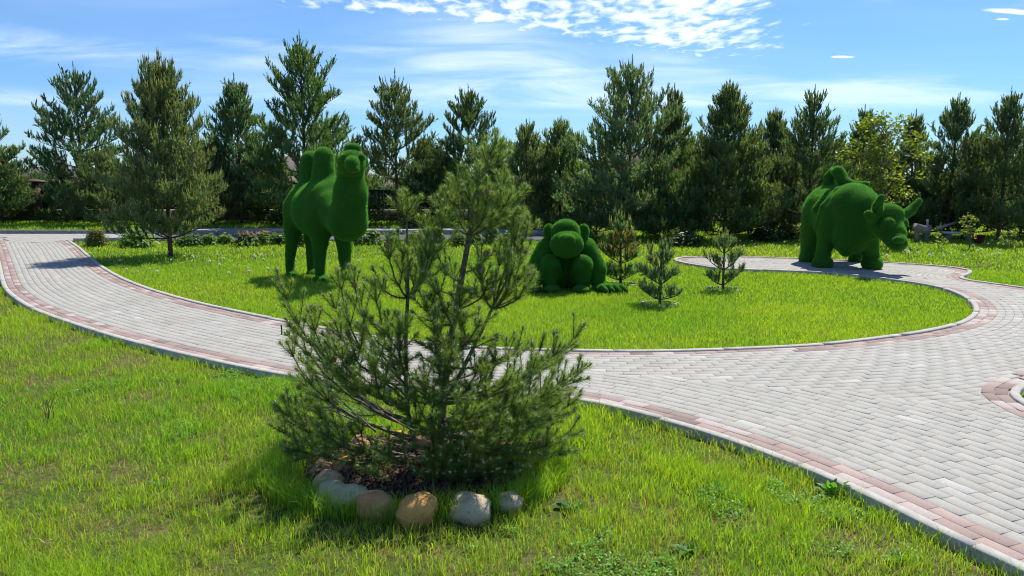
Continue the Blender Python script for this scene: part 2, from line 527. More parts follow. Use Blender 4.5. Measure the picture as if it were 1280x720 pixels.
two = lambda c: np.full(len(c), 2)
def rows2(c):                                    # the inner border thins to one row along its middle
    r = np.full(len(c), 2)
    mid = (c[:, 0] > -1.6) & (c[:, 0] < 2.6) & (c[:, 1] < 8.2)
    r[mid] = 1
    return r
b1 = lambda c: np.full(len(c), CW + 0.004 + 0.168 + 0.05)
b2 = lambda c: CW + 0.004 + 0.084 * rows2(c) + 0.05
b0 = lambda c: np.full(len(c), CW + 0.03)
b3 = lambda c: np.full(len(c), CW + 0.004 + 0.168 + 0.05)
b3m = lambda c: np.full(len(c), CW + 0.168 - 0.07)
far = lambda c: np.full(len(c), 0.0)
sets = [brick_rows(C1, S1, b1, [(C2, b2), (C3, b3m)], 50, lambda k: 0.5 * k + 0.13 * (k % 3), two),
        brick_rows(C2, S2, b2, [(C1, b1), (C3, b3m)], 54, lambda k: 0.06 * k + (0.5 if k > 16 else 0.0) * k, rows2, -0.12),
        brick_rows(C3, S3, b3, [(C1, b1), (C2, b2)], 2, lambda k: 0.5 * k, two)]
kept = []
for c4, t4, k4, z4 in sets:
    q4 = (c4[:, 1] < 17.9) | (k4[:, 0] > k4[:, 2] * 1.2)
    kept.append((c4[q4], t4[q4], k4[q4], z4[q4]))
gx_, gy_ = np.meshgrid(np.arange(-22, C2[0, 0] + 1.2, 0.195), np.arange(17.94, KY, 0.103))
gx_ = gx_ + 0.0975 * (np.arange(gx_.shape[0]) % 2)[:, None]
cg = np.stack([gx_.ravel(), gy_.ravel()], 1)
cg = cg[in_poly(cg, path_poly) & (dist_line(cg, C1) > b1(cg)) & (dist_line(cg, C2) > b2(cg))]
kg = np.array([[0.355, 0.342, 0.305]]) * (1 + rng.normal(size=(len(cg), 1)) * 0.035)
kept.append((cg, np.tile([1.0, 0.0], (len(cg), 1)), kg, np.tile([0.195, 0.103], (len(cg), 1))))
sets = kept
c_, t_, col_, sz_ = [np.concatenate(x) for x in zip(*sets)]
n = len(c_)
nrm = np.stack([-t_[:, 1], t_[:, 0]], 1)
ang = rng.normal(size=n) * 0.006
t2 = t_ + nrm * ang[:, None]; nrm2 = nrm - t_ * ang[:, None]
hl = (sz_[:, 0] - 0.0034) / 2; hw = (sz_[:, 1] - 0.0034) / 2
fam = np.repeat([0, 1, -1, 0], [len(q[0]) for q in sets])
zt = PZ + rng.normal(size=n) * 0.0005 - 0.003 * fam
tiltx = rng.normal(size=n) * 0.0005; tilty = rng.normal(size=n) * 0.0004
VV = []
for inset, dz in ((0.002, 0.0), (0.0, -0.0018), (0.0, -0.012)):
    for sx, sy in ((-1, -1), (1, -1), (1, 1), (-1, 1)):
        p = c_ + t2 * (sx * (hl - inset))[:, None] + nrm2 * (sy * (hw - inset))[:, None]
        VV.append(np.concatenate([p, (zt + dz + sx * tiltx + sy * tilty)[:, None]], 1))
V = np.stack(VV, 1).reshape(-1, 3)
o8 = np.arange(n)[:, None] * 12
F = [o8 + np.array([[0, 1, 2, 3]])]
for lv in (0, 4):
    for i in range(4):
        j = (i + 1) % 4
        F.append(o8 + np.array([[lv + 4 + i, lv + 4 + j, lv + j, lv + i]]))
tag(obj('paving', mesh_np('paving', V, [np.concatenate(F)], M_paver, np.repeat(col_, 12, 0))), kind='structure')
print('bricks', n)

# cross road, far kerb, verge
rx0 = C2[0, 0] + 1.1
road = np.array([[rx0, KY - 1.9], [1.0, KY - 1.9], [1.0, KY], [rx0, KY]])
tag(obj('road', flat_poly('road', road, 0.03, M_asphalt)), kind='structure')
kl = np.stack([np.linspace(-22, 1.0, 60), np.full(60, KY)], 1)
tag(obj('curb', strip('far_curb', kl, 1, 0.0, 0.14, -0.05, 0.15, M_kerb, 1.0, 0.02)), kind='structure')
M_walk = simple_mat('walkway', (0.30, 0.28, 0.30), 0.9, 12.0, 0.2, 0.2)
walk = np.array([[-8.9, KY + 0.143], [1.0, KY + 0.143], [1.0, KY + 1.1], [-8.9, KY + 1.1]])
tag(obj('pavement', flat_poly('pavement', walk, 0.125, M_walk)), kind='structure')
M_verge = simple_mat('verge_turf', (0.075, 0.12, 0.02), 0.95, 8.0, 0.4, 0.6)
vp = np.array([[-40, KY + 0.143], [-8.903, KY + 0.143], [-8.903, KY + 1.104], [1.0, KY + 1.104], [1.0, 60], [-40, 60]])
tag(obj('verge', flat_poly('verge', vp, 0.12, M_verge)), kind='structure')
# short kerb where the path meets the road
sk = np.array([[C2[0, 0] + 0.05, C2[0, 1] + 0.02], [C2[0, 0] + 1.08, KY - 1.92]])
sk = resample(sk, 0.1)
tag(obj('curb', strip('side_curb', sk, 1, 0.0, 0.1, -0.05, 0.11, M_curb, 1.0)), kind='structure')
sk = resample(np.array([[C2[0, 0] + 1.1, KY - 1.93], [1.0, KY - 1.93]]), 0.1)
tag(obj('curb', strip('near_curb', sk, 1, -0.1, 0.0, -0.05, 0.07, M_kerb, 1.0)), kind='structure')

# ---------------------------------------------------------------- grass
MC = ground_at(520, 588)[:2]; MR = np.array([0.60, 0.48])     # mulch bed centre and radii
LIME = np.array([0.40, 0.55, 0.06]); DEEP = np.array([0.21, 0.42, 0.045]); STRAW = np.array([0.46, 0.38, 0.14])  # yellow-green, deep green and straw blade tones
def vnoise(p, scale, seed):
    """cheap value noise"""
    rg = np.random.default_rng(seed); Tb = rg.random((64, 64))
    q = p / scale + 1000.0; i = np.floor(q).astype(int); f = q - i; f = f * f * (3 - 2 * f)
    a = Tb[i[:, 0] % 64, i[:, 1] % 64]; b = Tb[(i[:, 0] + 1) % 64, i[:, 1] % 64]
    c = Tb[i[:, 0] % 64, (i[:, 1] + 1) % 64]; d = Tb[(i[:, 0] + 1) % 64, (i[:, 1] + 1) % 64]
    return (a * (1 - f[:, 0]) + b * f[:, 0]) * (1 - f[:, 1]) + (c * (1 - f[:, 0]) + d * f[:, 0]) * f[:, 1]

road_box = lambda p: (p[:, 1] > KY - 2.05) & (p[:, 0] > C2[0, 0] + 0.6) & (p[:, 0] < 1.1) & (p[:, 1] < KY + 1.15) | ((p[:, 1] > KY - 2.1) & (p[:, 0] <= C2[0, 0] + 0.6) & (p[:, 1] < KY + .16))
def sample_lawn(rg, r0, r1, dens):
    area = 0.5 * (r1 ** 2 - r0 ** 2) * R(90)
    n = int(area * dens)
    r = np.sqrt(r0 ** 2 + (r1 ** 2 - r0 ** 2) * rg.random(n)); a = R(-45) + R(90) * rg.random(n)
    p = np.stack([r * np.sin(a), r * np.cos(a)], 1)
    # margin outside the camera frame
    p = p[(np.abs(p[:, 0]) < p[:, 1] * 0.80 + 0.8)]
    pv = in_poly(p, path_poly) & ~in_poly(p, C3)
    p = p[~pv]
    e = ((p - MC) / MR); p = p[(e ** 2).sum(1) > 1.0]
    return p[~road_box(p)]

def blades(rg, p, h, w_, col, lean=0.5, droop=0.5):
    n = len(p)
    a = rg.random(n) * 2 * math.pi
    dirv = np.stack([np.cos(a), np.sin(a), np.zeros(n)], 1)
    b = rg.random(n) * math.pi
    wv = np.stack([np.cos(b), np.sin(b), np.zeros(n)], 1) * (w_ * 0.5)[:, None]
    B = np.concatenate([p, np.zeros((n, 1)) + (p.shape[1] < 3) * 0.0], 1) if p.shape[1] == 2 else p
    l = lean * rg.random(n); dr = droop * rg.random(n)
    up = np.array([0, 0, 1.0])
    Mid = B + h[:, None] * (0.55 * up + dirv * (0.55 * l * 0.6)[:, None])
    Tip = B + h[:, None] * (up * (1 - 0.45 * dr * l)[:, None] + dirv * (l + dr * 0.35)[:, None])
    V = np.stack([B - wv, B + wv, Mid - wv * 0.75, Mid + wv * 0.75, Tip], 1).reshape(-1, 3)
    o = np.arange(n)[:, None] * 5
    F = np.concatenate([o + np.array([[0, 1, 3]]), o + np.array([[0, 3, 2]]), o + np.array([[2, 3, 4]])])
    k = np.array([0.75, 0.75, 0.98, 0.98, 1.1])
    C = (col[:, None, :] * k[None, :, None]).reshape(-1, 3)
    return V, F, C

rg = np.random.default_rng(3)
parts = []
for r0, r1, dens, wd in ((2.3, 4.2, 13500, 0.0032), (4.2, 6.5, 8000, 0.0040), (6.5, 10, 6500, 0.0040), (10, 15, 3200, 0.006), (15, 22, 520, 0.017), (22, 30, 160, 0.03)):
    p = sample_lawn(rg, r0, r1, dens)
    # tufts: keep more where a fine noise is high; thin and dry patches where a slow noise is low
    near = p[:, 1] < 6.5
    slow = vnoise(p, 0.55, 1) * 0.6 + vnoise(p, 0.21, 2) * 0.4
    fine = vnoise(p, 0.075, 3)
    inner = dist_line(p, C1) * 0
    nearlawn = p[:, 1] < np.interp(p[:, 0], C1[::-1, 0] if C1[0, 0] > C1[-1, 0] else C1[:, 0], C1[::-1, 1] if C1[0, 0] > C1[-1, 0] else C1[:, 1])
    keep = rg.random(len(p)) < np.where(nearlawn, np.clip(0.35 + 1.5 * (slow - 0.25), 0.22, 1) * (0.45 + 0.8 * fine), 0.8 + 0.3 * fine)
    p, slow, fine, nearlawn = p[keep], slow[keep], fine[keep], nearlawn[keep]
    big = vnoise(p, 1.7, 7); med = vnoise(p, 0.4, 8)
    f = np.clip(0.15 + 0.75 * big + 0.5 * (med - 0.5) + rg.normal(size=len(p)) * 0.22, 0, 1)[:, None]
    col = DEEP * (1 - f) + LIME * f
    dry = rg.random(len(p)) < np.where(nearlawn, 0.06 + 0.40 * np.clip(0.6 - slow, 0, 1), 0.015)
    col = np.where(dry[:, None], STRAW * (0.7 + 0.5 * rg.random((len(p), 1))), col * (0.8 + 0.4 * rg.random((len(p), 1))))
    h = np.where(nearlawn, 0.024 + 0.062 * np.clip(slow * 0.7 + fine * 0.5, 0, 1), 0.038 + 0.028 * fine) * (0.55 + 0.75 * rg.random(len(p)))
    dm = np.sqrt((((p - MC) / MR) ** 2).sum(1))
    dcb = dist_line(p, C1[::2]) if r0 < 8 else np.full(len(p), 9.0)
    h *= 1 + 0.5 * np.exp(-(dcb / 0.07) ** 2) * (rg.random(len(p)) < 0.5)
    h *= 1 + 0.8 * np.exp(-((dm - 1.1) / 0.22) ** 2)
    h *= 1 + (rg.random(len(p)) < 0.03) * 0.5
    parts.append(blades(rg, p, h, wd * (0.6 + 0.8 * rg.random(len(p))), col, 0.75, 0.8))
a_ = rg.uniform(math.pi * 0.95, math.pi * 2.05, 3400); q_ = 1.20 + 0.22 * rg.random(3400)
p = MC + MR * q_[:, None] * np.stack([np.cos(a_), np.sin(a_)], 1)
f = rg.random((len(p), 1))
parts.append(blades(rg, p, 0.07 + 0.09 * rg.random(len(p)), np.full(len(p), .0038), DEEP * (1 - f) + LIME * f, 0.7, 1.0))
V, F, C = join_np(parts)
print('grass tris', sum(len(f) for f in F))
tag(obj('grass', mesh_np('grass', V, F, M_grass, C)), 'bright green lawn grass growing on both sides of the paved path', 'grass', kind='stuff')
# verge grass beyond the road
p = np.stack([rg.uniform(-20, 1, 26000), rg.uniform(KY + 0.2, 27, 26000)], 1)
p = p[~((p[:, 0] > -8.9) & (p[:, 1] < KY + 1.1))]
f = rg.random((len(p), 1)); h = 0.05 + 0.05 * rg.random(len(p))
V, F, C = blades(rg, np.concatenate([p, np.full((len(p), 1), 0.12)], 1), h, np.full(len(p), 0.028), DEEP * (1 - f) + LIME * f * 0.8, 0.6, 0.6)
tag(obj('grass', mesh_np('verge_grass', V, [F], M_grass, C)), 'short mown grass verge in front of the low stone wall', 'grass', kind='stuff')

# clover and broad-leaved ground cover between the blades
def leaf_quads(rg, P, N, size, col, asp=1.0, up=None):
    """small folded leaves, centre P, normal N"""
    n = len(P); U, W = frames(N); a = rg.random(n) * 2 * math.pi
    A = U * np.cos(a)[:, None] + W * np.sin(a)[:, None]; B = np.cross(N, A)
    s = size[:, None]
    V = np.stack([P - A * s, P - B * s * 0.55 * asp + N * s * 0.15, P + A * s, P + B * s * 0.55 * asp + N * s * 0.15], 1).reshape(-1, 3)
    o = np.arange(n)[:, None] * 4
    F = np.concatenate([o + np.array([[0, 1, 2]]), o + np.array([[0, 2, 3]])])
    return V, F, np.repeat(col, 4, 0)
p = sample_lawn(rg, 2.4, 6.5, 2600)
q = vnoise(p, 0.5, 21) * 0.6 + vnoise(p, 0.17, 22) * 0.4
p = p[(q > 0.73) & (p[:, 0] > -3.5)]
n = len(p)
P3 = np.concatenate([p, 0.012 + 0.035 * rg.random((n, 1))], 1)
off = np.repeat(P3, 3, 0) + np.concatenate([rg.normal(size=(3 * n, 2)) * 0.009, np.zeros((3 * n, 1))], 1)
N = unit(np.array([0, 0, 1.0]) + rg.normal(size=(3 * n, 3)) * 0.35)
V, F, C = leaf_quads(rg, off, N, 0.005 + 0.004 * rg.random(3 * n), np.array([0.17, 0.36, 0.04]) * (0.7 + 0.6 * rg.random((3 * n, 1))), 1.5)
tag(obj('clover', mesh_np('clover', V, [F], M_leaf, C)), 'low clover leaves creeping among the front lawn grass', 'clover', kind='stuff')
# ---------------------------------------------------------------- topiary figures covered in artificial turf
def surface_nets(Fv, o, h):
    s = Fv < 0
    nx, ny, nz = Fv.shape
    acc = np.zeros((nx - 1, ny - 1, nz - 1, 3)); cnt = np.zeros((nx - 1, ny - 1, nz - 1))
    gi = np.stack(np.meshgrid(np.arange(nx), np.arange(ny), np.arange(nz), indexing='ij'), -1).astype(float)
    sl = lambda d, n: slice(d, n - 1 + d)
    for ax in range(3):
        for a in (0, 1):
            for b in (0, 1):
                off0 = [0, 0, 0]; oth = [i for i in range(3) if i != ax]
                off0[oth[0]] = a; off0[oth[1]] = b
                off1 = list(off0); off1[ax] = 1
                i0 = tuple(sl(off0[i], Fv.shape[i]) for i in range(3)); i1 = tuple(sl(off1[i], Fv.shape[i]) for i in range(3))
                f0, f1 = Fv[i0], Fv[i1]
                c = s[i0] != s[i1]
                t = np.where(c, f0 / np.where(f0 == f1, 1, f0 - f1), 0)
                p = gi[i0] + (gi[i1] - gi[i0]) * t[..., None]
                acc += p * c[..., None]; cnt += c
    act = cnt > 0
    idx = -np.ones(act.shape, int); idx[act] = np.arange(act.sum())
    V = acc[act] / cnt[act][:, None] * h + o
    quads = []
    for ax in range(3):
        o1, o2 = [(1, 2), (2, 0), (0, 1)][ax]
        i0 = [slice(None)] * 3; i1 = [slice(None)] * 3
        i0[ax] = slice(0, -1); i1[ax] = slice(1, None)
        for d in (o1, o2):
            i0[d] = slice(1, -1); i1[d] = slice(1, -1)
        a, b = s[tuple(i0)], s[tuple(i1)]
        e = np.argwhere(a != b)
        if not len(e): continue
        base = e.copy(); base[:, o1] += 1; base[:, o2] += 1
        flip = ~a[a != b]
        def cell(d1, d2):
            q = base.copy(); q[:, o1] -= d1; q[:, o2] -= d2
            return idx[q[:, 0], q[:, 1], q[:, 2]]
        q = np.stack([cell(1, 1), cell(0, 1), cell(0, 0), cell(1, 0)], 1)
        q[flip] = q[flip][:, ::-1]
        quads.append(q)
    return V, np.concatenate(quads)

def sdf_ell(P, c, r, Rm=None):
    q = P - c
    if Rm is not None: q = q @ Rm
    r = np.asarray(r, float)
    k0 = np.linalg.norm(q / r, axis=-1); k1 = np.linalg.norm(q / r ** 2, axis=-1)
    return k0 * (k0 - 1) / np.maximum(k1, 1e-6)

def sdf_cap(P, a, b, ra, rb):
    ab = b - a; t = np.clip(((P - a) @ ab) / max(ab @ ab, 1e-9), 0, 1)
    return np.linalg.norm(P - a - t[..., None] * ab, axis=-1) - (ra + (rb - ra) * t)

def smin(a, b, k):
    h = np.clip(0.5 + 0.5 * (b - a) / k, 0, 1)
    return b * (1 - h) + a * h - k * h * (1 - h)

M_turf, t = mat('topiary_turf')
co = t.n('ShaderNodeTexCoord').outputs['Object']
c = t.mix(t.ramp(t.noise(co, 110.0, 3.0, 0.7), 0.3, 0.7), (0.015, 0.060, 0.009), (0.038, 0.137, 0.018))
c = t.mix(t.m('MULTIPLY', t.ramp(t.noise(co, 3.0, 4.0, 0.6), 0.35, 0.7), 0.35), c, (0.042, 0.14, 0.016))
out(t, t.n('ShaderNodeBsdfPrincipled', {'Base Color': c, 'Roughness': 0.95, 'Specular IOR Level': 0.05, 'Sheen Weight': 0.55, 'Sheen Roughness': 0.4, 'Sheen Tint': (0.22, 0.75, 0.10),
    'Normal': t.n('ShaderNodeBump', {'Height': t.noise(co, 90.0, 3.0, 0.7), 'Strength': 0.6, 'Distance': 0.01}).outputs[0]}))
M_pile, t = mat('turf_pile')
a = t.n('ShaderNodeAttribute', attribute_name='tint').outputs[0]
p_ = t.n('ShaderNodeBsdfPrincipled', {'Base Color': t.mix(1.0, a, (0.030, 0.11, 0.014), 'MULTIPLY'), 'Roughness': 0.6, 'Specular IOR Level': 0.3})
tr = t.n('ShaderNodeBsdfTranslucent', {0: t.mix(1.0, a, (0.12, 0.38, 0.035), 'MULTIPLY')})
out(t, t.n('ShaderNodeMixShader', {0: 0.5, 1: p_, 2: tr}))

def figure(name, prims, h, label, cat, seed, org, fuzz=52000, flen=0.013):
    """prims: ('c', a, b, ra, rb, k) | ('e', c, r, k[, rot]) ; a negative k carves"""
    pts = []
    for q in prims:
        if q[0] == 'c': pts += [q[1] - q[3], q[1] + q[3], q[2] - q[4], q[2] + q[4]]
        elif q[3] > 0: m_ = max(q[2]); pts += [q[1] - m_, q[1] + m_]
    pts = np.array(pts); lo = pts.min(0) - 0.08; hi = pts.max(0) + 0.08
    lo[2] = max(lo[2], org[2] - 0.04)
    G = np.stack(np.meshgrid(*[np.arange(lo[i], hi[i] + h, h) for i in range(3)], indexing='ij'), -1)
    Fv = None
    for q in prims:
        if q[0] == 'c': d = sdf_cap(G, q[1], q[2], q[3], q[4]); k = q[5]
        else: d = sdf_ell(G, q[1], q[2], q[4] if len(q) > 4 else None); k = q[3]
        if Fv is None: Fv = d
        elif k < 0:
            kk = -k; hh = np.clip(0.5 - 0.5 * (Fv + d) / kk, 0, 1)
            Fv = Fv * (1 - hh) + (-d) * hh + kk * hh * (1 - hh)
        else: Fv = smin(Fv, d, k)
    rg = np.random.default_rng(seed)
    # gentle unevenness of the hand-laid turf
    w0 = np.sin(G[..., 0] * 17 + 1.3 * np.sin(G[..., 2] * 11)) * np.sin(G[..., 1] * 15 + 2) * np.sin(G[..., 2] * 19 + 1)
    Fv = Fv + 0.004 * w0
    Fv[:, :, 0] = 1.0; Fv[:, :, -1] = 1; Fv[0] = 1; Fv[-1] = 1; Fv[:, 0] = 1; Fv[:, -1] = 1
    V, Q = surface_nets(Fv, lo, h)
    V = V - org
    T = np.concatenate([Q[:, [0, 1, 2]], Q[:, [0, 2, 3]]])
    e1 = V[T[:, 1]] - V[T[:, 0]]; e2 = V[T[:, 2]] - V[T[:, 0]]
    nn = np.cross(e1, e2); ar = np.linalg.norm(nn, axis=1); nn = nn / np.maximum(ar, 1e-12)[:, None]
    i = rg.choice(len(T), fuzz, p=ar / ar.sum())
    u, v = rg.random(fuzz), rg.random(fuzz); m_ = u + v > 1; u[m_] = 1 - u[m_]; v[m_] = 1 - v[m_]
    P = V[T[i, 0]] + e1[i] * u[:, None] + e2[i] * v[:, None]
    D = unit(nn[i] + rg.normal(size=(fuzz, 3)) * 0.22)
    pn = .5 + .5 * np.sin(P[:, 0] * 9 + 2 * np.sin(P[:, 2] * 7 + seed)) * np.sin(P[:, 1] * 8 + 1.5 * np.sin(P[:, 2] * 13)) + .25 * np.sin(P[:, 2] * 31 + 3 * np.sin(P[:, 0] * 17)) * np.sin(P[:, 0] * 37)
    S = unit(np.cross(D, rg.normal(size=(fuzz, 3)))) * 0.0022
    ln = flen * (0.55 + 0.7 * rg.random((fuzz, 1))) * (0.8 + 0.45 * pn[:, None]) * (1 + 0.9 * (rg.random((fuzz, 1)) < .03))
    FV = np.stack([P - S, P + S, P + D * ln], 1).reshape(-1, 3)
    FC = np.repeat(np.clip(.95 + .45 * pn[:, None] + rg.normal(size=(fuzz, 1)) * 0.4, 0.4, 2.2), 3, 0) * np.array([[1.1, 1.0, 0.9]])
    VV, FF, CC = join_np([(V, [Q], np.ones((len(V), 3))), (FV, [np.arange(len(FV)).reshape(-1, 3)], FC)])
    me = mesh_np(name, VV, FF, [M_turf, M_pile], CC, smooth=True)
    me.polygons.foreach_set('material_index', np.concatenate([np.ones(len(f), np.int32) * (f.shape[1] == 3) for f in FF]).astype(np.int32))
    o = obj(name, me, None, tuple(org))
    return tag(o, label, cat)

def px_m(D): return D / FPX
def cap(D0, a, b, ra, rb, k=0.06):
    """a, b: (px, py, dD); radii in photo pixels"""
    return ('c', at(a[0], a[1], D0 + a[2]), at(b[0], b[1], D0 + b[2]), ra * px_m(D0 + a[2]), rb * px_m(D0 + b[2]), k)
def ell(D0, c, r, k=0.06, ry=None):
    m_ = px_m(D0 + c[2])
    return ('e', at(c[0], c[1], D0 + c[2]), np.array([r[0] * m_, (r[2] if len(r) > 2 else r[0]) * m_, r[1] * m_]), k) + ((ry,) if ry is not None else ())

# camel
D = 11.55
cam_prims = [
    ell(D, (396, 262, .40), (31, 33, 42), .06),                 # barrel
    ell(D, (377, 262, .72), (20, 27, 24), .10),                 # haunch
    ell(D, (404, 262, .02), (23, 34, 24), .10),                 # shoulder
    cap(D, (383, 248, .62), (414, 244, .12), 19, 20, .08),
    cap(D, (404, 238, .22), (405, 196, .26), 16.5, 12.2, .09),      # front hump
    cap(D, (389, 238, .58), (388, 200.5, .62), 16, 11.5, .09),    # rear hump
    cap(D, (418, 262, -.10), (434, 276, -.38), 24, 23.0, .08),  # chest running into the neck
    cap(D, (435, 277, -.38), (438.5, 240, -.62), 23.5, 20.5, .09),
    cap(D, (438, 240, -.62), (440, 207, -.66), 20.5, 13.5, .05),
    ell(D, (440, 204, -.78), (17, 18, 20), .05),                # skull
    ell(D, (441, 184.5, -.76), (10.5, 5.5, 9), .015),           # tuft on the crown
    ell(D, (441, 205, -1.00), (9.5, 10, 14), .02),              # muzzle
    ell(D, (441, 211, -1.06), (8.5, 5.5, 9), .01),              # lower lip
    ell(D, (430, 197, -.93), (4.5, 5, 5), .01), ell(D, (452, 197, -.93), (4.5, 5, 5), .01),   # brows
    ell(D, (424.5, 201, -.72), (4, 7, 4), .012), ell(D, (456.5, 201, -.72), (4, 7, 4), .012), # ears
    # screen-left front leg
    cap(D, (398, 275, .02), (400, 303, 0), 19, 10.5, .07), cap(D, (400, 303, 0), (399.5, 318, 0), 9, 8.5, .03), cap(D, (399.5, 318, 0), (400.5, 344, 0), 8, 6, .02),
    ell(D, (401.5, 350, -.03), (10.5, 6.5, 13), .02),
    # screen-right front leg
    cap(D, (428, 285, .05), (431, 310, .05), 13, 9, .05), cap(D, (431, 310, .05), (431, 322, .05), 8.5, 8, .03), cap(D, (431, 322, .05), (431.5, 342, .05), 7.5, 5.8, .02),
    ell(D, (432, 348.5, .02), (10, 6.5, 12), .02),
    # rear legs
    cap(D, (367, 262, .70), (366, 290, .68), 13.5, 10.5, .06), cap(D, (366, 290, .68), (363, 318, .68), 9.5, 6.2, .03), cap(D, (363, 318, .68), (362.5, 339, .66), 6.2, 5.2, .02),
    ell(D, (364.5, 344.5, .62), (8.5, 5.5, 11), .02),
    cap(D, (388, 275, .72), (388, 300, .72), 10, 7, .05), cap(D, (388, 300, .72), (389, 336, .72), 6.5, 5, .02), ell(D, (391, 342, .68), (8, 5.5, 10), .02),
]
g0 = ground_at(398, 351)
figure('camel_topiary', cam_prims, 0.021, 'two-humped camel shaped from dark green artificial turf standing on the lawn', 'topiary', 1, np.array([g0[0], D + .3, 0.0]))

# gorilla
D = 10.55
gor = [
    ell(D, (708, 322, .30), (31, 38, 26), .05),                    # back and trunk
    cap(D, (690, 310, .15), (726, 310, .15), 15, 15, .08),         # shoulders
    ell(D, (707, 292, -.02), (18.5, 17.5, 17), .03),               # skull
    ell(D, (708, 283, -.06), (14, 8.5, 13), .03),                  # brow dome
    ell(D, (708.5, 305.5, -.20), (21, 17.5, 15), .012),            # muzzle
    ell(D, (709, 298, -.33), (10, 5.5, 7), .03),                   # nose
    ell(D, (710, 303.5, -.335), (9, 4.5, 6), .02),
    ('e', at(708.5, 316.5, D - .38), np.array([.155, .05, .010]), -.02),   # mouth line
    ell(D, (686, 290, .04), (7, 10.5, 5), .015), ell(D, (729.5, 290, .04), (7, 10.5, 5), .015),
    ell(D, (685.5, 290.5, -.03), (3.0, 6, 3.5), -.02), ell(D, (730, 290.5, -.03), (3.0, 6, 3.5), -.02),
    # arms
    cap(D, (684, 311, .08), (669, 338, -.02), 14, 12, .03), cap(D, (670, 338, .02), (667, 358, -.10), 11.5, 8.5, .03),
    cap(D, (732, 311, .08), (746, 336, .0), 14, 12.5, .03), cap(D, (744, 336, .04), (749, 357, -.05), 12, 9, .03),
    # knees drawn up
    cap(D, (686.5, 330, -.14), (687, 354, -.08), 11.2, 9.5, .015), cap(D, (688, 330, -.16), (696, 352, .2), 12, 12, .03),
    cap(D, (730, 330, -.14), (729, 354, -.08), 10.6, 9, .015), cap(D, (728, 330, -.16), (720, 352, .2), 12, 12, .03),
    # feet
    ell(D, (690, 361, -.26), (11, 4.5, 16), .015), ell(D, (726, 361, -.26), (10.5, 4.5, 16), .015),
    # hands resting on the grass
    ell(D, (666, 359.5, -.28), (10, 6.0, 18), .015),
    ell(D, (762, 359.5, -.16), (22, 5.8, 15), .02),
]
for q in range(4):
    gor.append(cap(D, (752 + q * 8, 359, -.30 + q * .012), (758 + q * 8.2, 363.5, -.36 + q * .02), 4.2, 3.0, .008))
g0 = ground_at(708, 364)
figure('gorilla_topiary', gor, 0.016, 'hunched gorilla shaped from dark green artificial turf sitting on the lawn', 'topiary', 2, np.array([g0[0], D + .1, 0.0]), 48000, 0.011)

